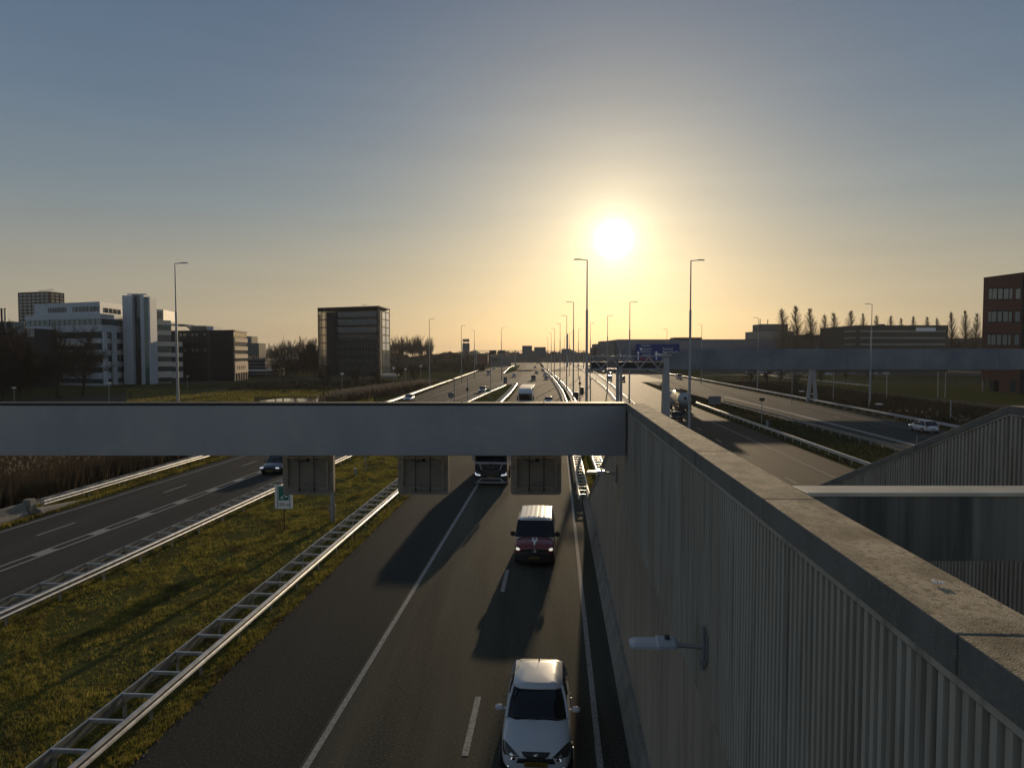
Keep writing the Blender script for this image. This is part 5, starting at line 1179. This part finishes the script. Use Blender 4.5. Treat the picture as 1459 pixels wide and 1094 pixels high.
b = MB(); quadbox(b, h0, (h0[0] + 1, h0[1] + 20), 0, zt, -.05, .05); b.build('west_glazing', 'glass_pale', t)
b = MB(); b.bar((W(520, 325), 325, zt), (W(520, 325), 325, zt + 1.6), .1, .1); b.bar((W(520, 325) - 1.5, 325, zt + 1.5), (W(520, 325) + 2, 325, zt + 1.5), .12, .12); b.build('roof_rail', 'dkclad', t)
b = MB(); b.bb(W(541, 316), W(566, 316), 316, 322, 0, 1.1); b.build('entrance_plinth', 'white_warm', t)
# --- right side
t = thing('warehouse', 'huge blue grey windowless shed behind the blue direction sign', 'building')
Y = 471
b = MB(); b.bb(W(880, Y), W(1166, Y), Y, Y + 90, -.1, ZT(484, Y)); b.build('wall', 'shed', t)
b = MB(); b.bb(W(879.8, Y), W(1166.2, Y), Y - .2, Y + 90, ZT(484, Y), ZT(483.5, Y)); b.build('roof_edge', 'dkclad', t)
b = MB(); b.bb(W(964, Y), W(1003, Y), Y + 5, Y + 20, ZT(484, Y), ZT(480.5, Y)); b.build('roof_plant', 'dkclad2', t)
b = MB(); b.bb(W(975, Y), W(1001, Y), Y - .3, Y - .05, ZT(501, Y), ZT(499.8, Y)); b.build('pale_strip', 'greyb', t)
t = thing('warehouse_offices', 'stepped pale office boxes at the left end of the blue grey shed', 'building')
for a, c, tp, m in ((848, 857, 490, 'greyb'), (857, 880, 486, 'greyb'), (845, 850, 495, 'greyd')):
    b = MB(); b.bb(W(a, 480), W(c, 480) - .1, 480, 500, 0, ZT(tp, 480)); b.build('wall', m, t)
for z in (490, 494, 498, 502): winband(t, P2(858, 480), P2(879, 480), ZT(z + 1.5, 480), ZT(z, 480), 'glass_pale', 9)
t = thing('pale_office', 'pale building with stacked roof boxes above the right end of the shed', 'building')
Y = 600
b = MB(); b.bb(W(1078, Y), W(1132, Y), Y, Y + 30, 0, ZT(472, Y)); b.build('wall', 'greyb', t)
b = MB(); b.bb(W(1086, Y), W(1124, Y), Y + 3, Y + 25, ZT(472, Y), ZT(461.5, Y)); b.build('upper_box', 'greyd', t)
for z in (475, 480): winband(t, P2(1079, Y), P2(1100, Y), ZT(z + 2, Y), ZT(z, Y), 'glass_pale', 9)
for px, tp in ((1084, 454), (1095, 455)):
    b = MB(); b.tube((W(px, Y + 2), Y + 5, ZT(472, Y)), (W(px, Y + 2), Y + 5, ZT(tp, Y)), .35, n=6); b.build('roof_pole', 'dkclad', t)
t = thing('dark_annex', 'dark stepped building between the shed and the poplars', 'building')
b = MB(); b.bb(W(1136, 560), W(1170, 560), 560, 580, 0, ZT(477, 560)); b.build('wall', 'dkclad2', t)
b = MB(); b.bb(W(1170, 560) + .05, W(1176, 560), 560, 580, 0, ZT(488, 560)); b.build('low_wing', 'dkclad2', t)
b = MB(); b.bb(W(1155, 560), W(1160, 560), 565, 570, ZT(477, 560), ZT(474.5, 560)); b.build('roof_plant', 'dkclad', t)
t = thing('office_building', 'long grey brown office block with window rows behind the row of poplars', 'building')
Y = 400; k0, k1, k2 = P2(1200, 410), P2(1221, 396), P2(1350, 400)
block(t, 'wall', [k0, k1, k2, (k2[0], 440), (k0[0], 440)], 0, ZT(464, Y), 'olive_clad')
for z in (471, 480.5, 489.5):
    winband(t, *sub(k0, k1, .1, .9), ZT(z + 2, Y), ZT(z, Y), 'glass_pale', 7)
    winband(t, *sub(k1, k2, .03, .97), ZT(z + 2.2, Y), ZT(z, Y), 'glass_pale', 40)
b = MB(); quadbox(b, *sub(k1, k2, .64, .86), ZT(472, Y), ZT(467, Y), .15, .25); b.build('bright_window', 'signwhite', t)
b = MB(); b.bb(W(1258, Y), W(1264, Y), Y + 3, Y + 8, ZT(464, Y), ZT(461.5, Y)); b.bb(W(1220, Y), W(1350, Y), Y + .1, Y + 20, ZT(464, Y), ZT(463.4, Y)); b.build('roof_edge', 'dkclad', t)
t = thing('low_building', 'low dark building between the long office and the brown brick block', 'building')
b = MB(); b.bb(W(1351, 450), W(1400, 450), 450, 470, 0, ZT(482, 450)); b.build('wall', 'greyd', t)
b = MB(); b.bb(W(1385, 450), W(1400, 450), 449, 450, ZT(483, 450), ZT(481, 450)); b.build('roof_edge', 'dkclad', t)
t = thing('brick_building', 'brown brick building with grouped windows above an open undercroft', 'building')
n0, n1 = (W(1398.5, 190), 190), (W(1540, 162), 162)
zt = ZT(396.5, 190); zov = ZT(541, 190)
L = math.dist(n0, n1); D_ = Vector((n1[0] - n0[0], n1[1] - n0[1])) / L
def fr(px):                                                        # fraction along the face for a pixel column
    k = (px - CX) / FP; return ((n0[0] - k * n0[1]) / (k * (n1[1] - n0[1]) - (n1[0] - n0[0])))
b = MB(); b.prism([n0, n1, (n1[0] + 40, n1[1]), (n0[0] + 40, n0[1])], zov, zt); recalc(b.build('wall', 'brick', t))
s0 = fr(1424); m0 = (n0[0] + (n1[0] - n0[0]) * s0, n0[1] + (n1[1] - n0[1]) * s0)
b = MB(); b.prism([m0, n1, (n1[0] + 40, n1[1]), (m0[0] + 40, m0[1])], 0, zov); recalc(b.build('lower_wall', 'brick', t))
b = MB(); quadbox(b, *sub(n0, n1, fr(1454), 1), 0, zt - .8, .0, .12); b.build('recess_shade', 'dkclad', t)  # flat dark slab painted in place of the recess's shade
b = MB(); quadbox(b, *sub(n0, n1, 0, 1), zt, zt + .18, -.3, .08); b.build('roof_edge', 'dkclad', t)
b = MB(); b.tube((n0[0] + .6, n0[1] - .3, 0), (n0[0] + .6, n0[1] - .3, zov), .3, n=10); b.build('column', 'greyb', t)
b = MB(); b.bb(n0[0] + 3, n0[0] + 30, n0[1] - 1, n0[1] + 1, 0, zov); b.build('undercroft_glazing', 'glass', t)
for zz0, zz1 in ((426, 411.5), (458.5, 444), (491.5, 477)):
    for a, c in ((1406, 1410.5), (1411.5, 1417.5), (1419.5, 1425.5), (1427.5, 1434), (1435.5, 1439.5), (1444.5, 1451)):
        q = sub(n0, n1, fr(a), fr(c)); Yc = (q[0][1] + q[1][1]) / 2
        b = MB(); quadbox(b, *sub(n0, n1, fr(a - 1), fr(c + .8)), ZT(zz0 + 1, Yc), ZT(zz1 - 1.5, Yc), -.02, .05); w_ = b.build('window', 'dkclad', t)
        b = MB(); quadbox(b, *q, ZT(zz0, Yc), ZT(zz1, Yc), .05, .09); b.build('pane', 'glass_pale', w_)
b = MB(); q = sub(n0, n1, fr(1440), fr(1448)); quadbox(b, *q, ZT(558, 178), ZT(541, 178), -.02, .08); b.build('window', 'glass', t)
t = thing('brick_hall', 'dark red brick hall low beneath the left end of the far gantry', 'building')
b = MB(); b.bb(W(675, 560), W(695, 560), 560, 575, 0, ZT(506, 560)); b.build('wall', 'brick', t)
b = MB(); b.bb(W(675, 560), W(695, 560), 559.8, 575, ZT(506, 560), ZT(505.5, 560)); b.build('roof_edge', 'dkclad', t)
t = thing('grey_hall', 'pale grey hall right of the dark red brick hall', 'building')
b = MB(); b.bb(W(698, 600), W(728, 600), 600, 620, 0, ZT(507, 600)); b.build('wall', 'greyb', t)
b = MB(); b.bb(W(701, 600), W(709, 600), 599.8, 600, ZT(514, 600), ZT(510.5, 600)); b.build('dark_opening', 'dkclad', t)
# noise screens near the vanishing point
t = thing('noise_screen', 'long pale grey noise screen behind the far gantry', 'noise screen', (W(745, 900), 900, 0))
for i in range(9):
    x = W(700, 1000) - W(745, 900) + i * 24; b = MB(); b.bb(x, x + 23.6, 0, .4, 0, 9 + (i % 3) * .3); b.build('screen_panel', 'greyd', t)
# fences at the right
t = thing('mesh_fence', 'thin wire fence in front of the car park under the blue beam', 'fence', (W(1060, 270), 270, 0))
b = MB(); n = 60; x1 = W(1459, 215) - W(1060, 270)
for i in range(n): u = i / (n - 1); b.bar((x1 * u, -55 * u, 0), (x1 * u, -55 * u, 2.2), .06, .06)
b.build('fence_posts', 'dark', t, kind='stuff')
for z in (.1, 1.1, 2.2):
    b = MB(); b.bar((0, 0, z), (x1, -55, z), .04, .05); b.build('rail', 'dark', t)
# parked cars beyond the beam
i = 0
for px, py, pn, kd in ((1063, 531.5, 'white', 'saloon'), (1072, 532, 'silver', 'estate'), (1082, 532, 'white', 'suv'), (1093, 532, 'silver', 'saloon'), (1103, 532.5, 'white', 'saloon'), (1118, 532.5, 'grey', 'estate'), (1128, 532.5, 'silver', 'saloon'), (1143, 534, 'silver', 'suv'), (1152, 533, 'grey', 'saloon'), (1185, 534.5, 'white', 'saloon'), (1200, 533.5, 'silver', 'saloon'), (1218, 534.5, 'grey', 'suv'), (1240, 533.5, 'silver', 'saloon'), (1268, 534, 'white', 'saloon')):
    p = G(px, py); nm_ = {'white': 'white', 'silver': 'silver', 'grey': 'dark grey'}[pn]
    ordn = ['first', 'second', 'third', 'fourth', 'fifth', 'sixth', 'seventh', 'eighth', 'ninth', 'tenth', 'eleventh', 'twelfth', 'thirteenth', 'last'][i]; i += 1
    saloon(f'{nm_} parked car under the blue grey beam, {ordn} from the left', (p.x, p.y, -.04), .25 + rng.uniform(-.1, .1) + (math.pi if i % 2 else 0), pn, 'parked cars beyond the blue beam', kd, False)
for px, py, top, lab in ((1263, 569, 530, 'thin grey pole under the blue beam left of centre of the lawn'), (1336, 566, 530, 'left one of a pair of thin poles before the brown building'), (1346.5, 567, 530, 'right one of a pair of thin poles before the brown building'), (1128, 574, 533, 'thin pole beside the slanted beam legs'), (1238, 583, 528, 'post on the scrubby bank below the tall right lamp'), (1354, 600, 570, 'dark post in the scrub near the sloping wall'), (1187, 572, 530, 'thin pole right of the slanted beam legs')):
    small_post('lamp_pole', lab, 'pole', px, py, top, .09)
for px, py in ((1142, 563), (1160, 567), (1252, 583)):
    p = G(px, py); t = thing('drum_box', {1142: 'pale lidded roadside box left of the slanted beam legs', 1160: 'pale lidded roadside box between the slanted beam legs', 1252: 'pale lidded roadside box behind the long right guardrail'}[px], 'box', p)
    b = MB(); b.bb(-.4, .4, -.4, .4, 0, .9); b.build('box', 'dark', t); b = MB(); b.bb(-.5, .5, -.5, .5, .9, 1.05); b.build('lid', 'signwhite', t)

# ------------------------------------------------------------------ bare trees
def grow(b, p, d, L, r, lv, rg, spread, up, nseg=3, minr=.012):
    seg = L / nseg
    for i in range(nseg):
        q = p + d * seg; r2 = max(r * (.86 if lv else .9), minr); b.tube(p, q, r, r2, n=(6 if lv == 0 else (4 if r > .05 else 3)), caps=False)
        p = q; r = r2
        d = (d + Vector((rg.gauss(0, .10), rg.gauss(0, .10), rg.gauss(0, .05) + up * .08))).normalized()
        if lv < grow.maxlv and (lv > 0 or i >= grow.first):
            for k in range(grow.kids[lv]):
                a = rg.uniform(0, 2 * math.pi); s = Vector((math.cos(a), math.sin(a), 0)); s = (s - d * s.dot(d)).normalized()
                th = rg.uniform(*spread); nd = (d * math.cos(th) + s * math.sin(th) + Vector((0, 0, up * .25))).normalized()
                grow(b, p.copy(), nd, L * rg.uniform(.48, .72) * grow.short, r * .62, lv + 1, rg, spread, up, 3, minr)
def tree_mesh(seed, H, kids, first, spread, up, r0, maxlv=4, short=1.0, tl=.5, minr=.014):
    rg = random.Random(seed); grow.kids = kids; grow.maxlv = maxlv; grow.first = first; grow.short = short
    bt = MB(); b = MB(); p = Vector((0, 0, -.1)); d = Vector((0, 0, 1)); n = 6; sg = H * tl / n; r = r0
    for i in range(n):
        q = p + d * sg; bt.tube(p, q, r, r * .9, n=8, caps=False); r *= .9; p = q; d = (d + Vector((rg.gauss(0, .05), rg.gauss(0, .05), 0))).normalized()
        if i >= first:
            for k in range(kids[0]):
                a = rg.uniform(0, 2 * math.pi); th = rg.uniform(*spread); nd = Vector((math.cos(a) * math.sin(th), math.sin(a) * math.sin(th), math.cos(th)))
                grow(b, p.copy(), nd, H * rg.uniform(.26, .42) * short * (1 - .05 * i), r * .55, 1, rg, spread, up, 3, minr)
    grow(b, p.copy(), d, H * .38, r, 1, rg, (spread[0] * .8, spread[1] * .8), up, 4, minr)
    return bt.mesh('trunk', 'bark'), b
def tree_pair(seed, m, **k):
    a, b = tree_mesh(seed, **k); a.materials.clear(); a.materials.append(M[m]); return a, b.mesh('crown', m)
def poplar_mesh(seed, H):
    rg = random.Random(seed); bt = MB(); b = MB(); pts = [Vector((0, 0, -.1))]; n = 14
    for i in range(n): pts.append(Vector((pts[-1].x + rg.gauss(0, .10), pts[-1].y + rg.gauss(0, .10), (i + 1) * H * .97 / n)))
    for i in range(n): bt.tube(pts[i], pts[i + 1], .36 * (1 - i / n) + .04, .36 * (1 - (i + 1) / n) + .03, n=7, caps=False)
    for k in range(230):
        u = rg.uniform(.10, .95); z = u * H * .97; f = u * n; i = int(f); p = pts[i].lerp(pts[i + 1], f - i)
        L = H * .31 * (1 - u) ** .82 * min(1, .4 + u * 1.8) * rg.uniform(.6, 1.15); a = rg.uniform(0, 6.283); th = rg.uniform(.34, .55)
        d = Vector((math.cos(a) * math.sin(th), math.sin(a) * math.sin(th), math.cos(th))); r = .035 + .05 * (1 - u); m = 5
        for j in range(m):
            q = p + d * L / m; b.tube(p, q, r, r * .8, n=3, caps=False)
            for w in range(3):
                a2 = rg.uniform(0, 6.283); e = Vector((math.cos(a2) * .45, math.sin(a2) * .45, 0)); dd = (d + e).normalized(); b.tube(q, q + dd * rg.uniform(.6, 1.7) * (1 - .75 * u), .020, .014, n=3, caps=False)
            p = q; r *= .8; d = (d + Vector((rg.gauss(0, .05), rg.gauss(0, .05), .07))).normalized()
    return bt.mesh('trunk', 'bark_pale'), b.mesh('crown', 'bark_pale')
TK = {
 'big': [tree_pair(s, 'bark', H=14, kids=[2, 3, 3, 2], first=2, spread=(.5, 1.1), up=.5, r0=.42, maxlv=4, minr=.018) for s in (1, 2)],
 'row': [tree_pair(s, 'bark', H=22, kids=[2, 2, 3, 2], first=3, spread=(.3, .75), up=.9, r0=.4, maxlv=4, minr=.03) for s in (3, 4, 5)],
 'poplar': [poplar_mesh(s, 28) for s in (6, 7, 8, 9)],
 'young': [tree_pair(s, 'bark', H=7, kids=[2, 3, 2], first=2, spread=(.35, .8), up=.8, r0=.12, maxlv=3, minr=.015) for s in (9, 10)],
 'thicket': [tree_pair(s, 'bark', H=11, kids=[3, 3, 3, 3], first=0, spread=(.3, .9), up=.7, r0=.2, maxlv=4, minr=.022) for s in (12, 13)],
}
tn = 0
def tree(kind, lab, loc, s=1.0, group=None, name='bare_tree', var=None):
    global tn; tn += 1
    a, b = TK[kind][(tn if var is None else var) % len(TK[kind])]
    t = thing(name, lab, 'tree', loc, rng.uniform(0, 6.28), group); t.scale = (s, s, s) if not isinstance(s, tuple) else s
    for nm, me in (('trunk', a), ('crown', b)):
        o = bpy.data.objects.new(nm, me); col.objects.link(o); o.parent = t
    return t
ORD = ['first', 'second', 'third', 'fourth', 'fifth', 'sixth', 'seventh', 'eighth', 'ninth', 'tenth', 'eleventh', 'twelfth', 'thirteenth', 'fourteenth', 'fifteenth', 'sixteenth', 'seventeenth', 'eighteenth', 'nineteenth', 'twentieth']
p = G(82, 568); tree('big', 'wide bare tree in front of the white office, left one of the two nearest', p, 1.0)
p = G(119, 564); tree('big', 'wide bare tree in front of the white office, right one of the two nearest', p, 1.0)
for i, (px, py, s) in enumerate(((-30, 572, 1.35), (-8, 566, 1.3), (12, 562, 1.3), (28, 568, 1.0), (43, 560, .85), (2, 574, 1.0))):
    p = G(px, py); tree('thicket', f'dense dark tree in the thicket at the left edge, {ORD[i]} of the clump', p, s, 'dark thicket trees at the left edge')
for i, (px, py, s) in enumerate(((392, 556, 1.5), (403, 560, 1.7), (461, 566, 1.25), (506, 560, 1.0), (537, 556, 1.0), (590, 552, 1.0), (567, 549, 1.0), (420, 548, 1.0))):
    p = G(px, py); tree('young', f'slender bare young tree by the pond, {ORD[i]} of those planted there', p, s, 'young bare trees around the pond')
for i, (px, Y, s) in enumerate(((438, 352, .9), (447, 350, .95), (432, 356, .7))):
    tree('thicket', f'dense dark tree left of the glass block, {ORD[i]} of three', (W(px, Y), Y, 0), s * 1.25, 'dense trees beside the glass block')
for i, px in enumerate((385, 392, 400, 408, 415, 422, 429, 437, 444, 451)):
    Y = 560 + rng.uniform(-25, 25); tree('row', f'bare tree in the distant row left of the glass block, {ORD[i]} from the left', (W(px, Y), Y, 0), rng.uniform(.78, .92) * (.8 if i < 2 else 1), 'distant bare trees left of the glass block')
for i, px in enumerate((556, 561, 566, 571, 576, 581, 586, 591, 596, 601, 606, 610)):
    Y = 560 + rng.uniform(-10, 10); tree('row', f'bare tree in the even row right of the glass block, {ORD[i]} from the left', (W(px, Y), Y, 0), rng.uniform(.86, .95), 'row of bare trees right of the glass block')
for i, (px, tp, kx) in enumerate(((1116, 441, 1.5), (1134, 438, 1.3), (1153, 442, 1.3), (1174, 450, 1.2), (1192, 447, 1.3), (1210, 445, 1.3), (1228, 449, 1), (1248, 451, 1), (1266, 451, 1), (1284, 455, .9), (1300, 453, 1), (1319, 453, 1), (1337, 454, .9), (1355, 447, 1.1), (1373, 445, 1.1), (1390, 448, 1.1))):
    Y = 440; h = ZT(tp, Y) / 26.0; tree('poplar', f'slim bare poplar in the row at the right, {ORD[i]} from the left', (W(px, Y), Y, 0), (h * kx * 1.25, h * kx * 1.25, h), 'row of bare poplars', 'poplar_tree')
for i, (px, py) in enumerate(((1070, 551), (1092, 553), (1112, 552), (1135, 557), (1170, 552), (1205, 549), (1240, 550))):
    p = G(px, py); tree('young', f'small bare roadside tree under the blue beam, {ORD[i]} from the left', p, .85, 'small bare trees under the blue beam')
# orange leafed bush
def shrub(lab, loc, s, m, n=500, name='shrub'):
    t = thing(name, lab, 'bush', loc); b = MB(); rg = random.Random(int(loc[0] * 7))
    for i in range(n):
        a = rg.uniform(0, 6.28); z = rg.uniform(.05, 1); rr = s * math.sqrt(rg.random()) * (1 - .5 * z); c = Vector((rr * math.cos(a), rr * math.sin(a) * .7, z * s)); v = [c + Vector((rg.uniform(-1, 1), rg.uniform(-1, 1), rg.uniform(-1, 1))) * .13 for _ in range(3)]; b.add(v, [(0, 1, 2)])
    b.build('foliage', m, t)
    b = MB()
    for i in range(7): a = rg.uniform(0, 6.28); b.tube((0, 0, 0), (s * .5 * math.cos(a), s * .4 * math.sin(a), s * .8), .04, .01, n=4)
    b.build('stem', 'bark', t)
p = G(1057, 545); shrub('orange leafed bush beside the far right guardrail', p, 2.0, 'orange')
# far woods and hedges: closed irregular masses of twigs
def wood(name, px0, px1, Y, h0, h1, n, seed, m='bark', size=1.0):
    rg = np.random.default_rng(seed); k = n; x = np.array([W(q, Y) for q in rg.uniform(px0, px1, k)]); y = Y + rg.uniform(-18, 18, k)
    prof = h0 + (h1 - h0) * (.5 + .3 * np.sin(x / 9.0 + seed) + .2 * np.sin(x / 3.7 + seed * 2)); z = prof * rg.random(k) ** .6
    c = np.stack([x, y, z], 1)[:, None, :] + rg.normal(0, size, (k, 3, 3)) * np.array([.8, .8, 1.1]); me = bpy.data.meshes.new(name)
    me.vertices.add(k * 3); me.vertices.foreach_set('co', c.ravel()); me.loops.add(k * 3); me.loops.foreach_set('vertex_index', np.arange(k * 3)); me.polygons.add(k)
    me.polygons.foreach_set('loop_start', np.arange(k) * 3); me.polygons.foreach_set('loop_total', np.full(k, 3)); me.materials.append(M[m]); me.update(); me.validate()
    o = bpy.data.objects.new(name, me); col.objects.link(o); o['kind'] = 'stuff'; return o
wood('distant_wood', -250, 470, 900, 9, 15, 15000, 1, 'scrub', 1.2)
wood('distant_wood', 540, 700, 620, 7, 12, 9000, 2, 'scrub', .9)
wood('distant_wood', 640, 900, 1150, 10, 16, 9000, 3, 'scrub', 1.5)
wood('distant_wood', 1150, 1900, 700, 8, 14, 16000, 4, 'scrub', 1.1)
wood('distant_hedge', 375, 460, 400, 4, 8, 5000, 5, 'scrub', .6)
wood('distant_hedge', 560, 690, 430, 2.5, 4.5, 6000, 6, 'scrub', .5)
wood('distant_hedge', 350, 550, 210, .8, 2.2, 5000, 7, 'scrub', .25)
wood('dark_thicket', -80, 36, 190, 4, 7, 10000, 8, 'scrub', .22)
# ------------------------------------------------------------------ haze
hz = MB(); hz.bb(-2600, 2600, -80, 3600, -1.1, 60); h = hz.build('haze', []); h['kind'] = 'stuff'
hm = bpy.data.materials.new('haze'); hm.use_nodes = True; hn = hm.node_tree; hn.nodes.remove(hn.nodes['Principled BSDF'])
pvn = hn.nodes.new('ShaderNodeVolumePrincipled'); pvn.inputs['Density'].default_value = .00008; pvn.inputs['Color'].default_value = (.86, .88, .92, 1); pvn.inputs['Anisotropy'].default_value = .3
hn.links.new(pvn.outputs[0], [n for n in hn.nodes if n.type == 'OUTPUT_MATERIAL'][0].inputs['Volume'])
h.data.materials.clear(); h.data.materials.append(hm)
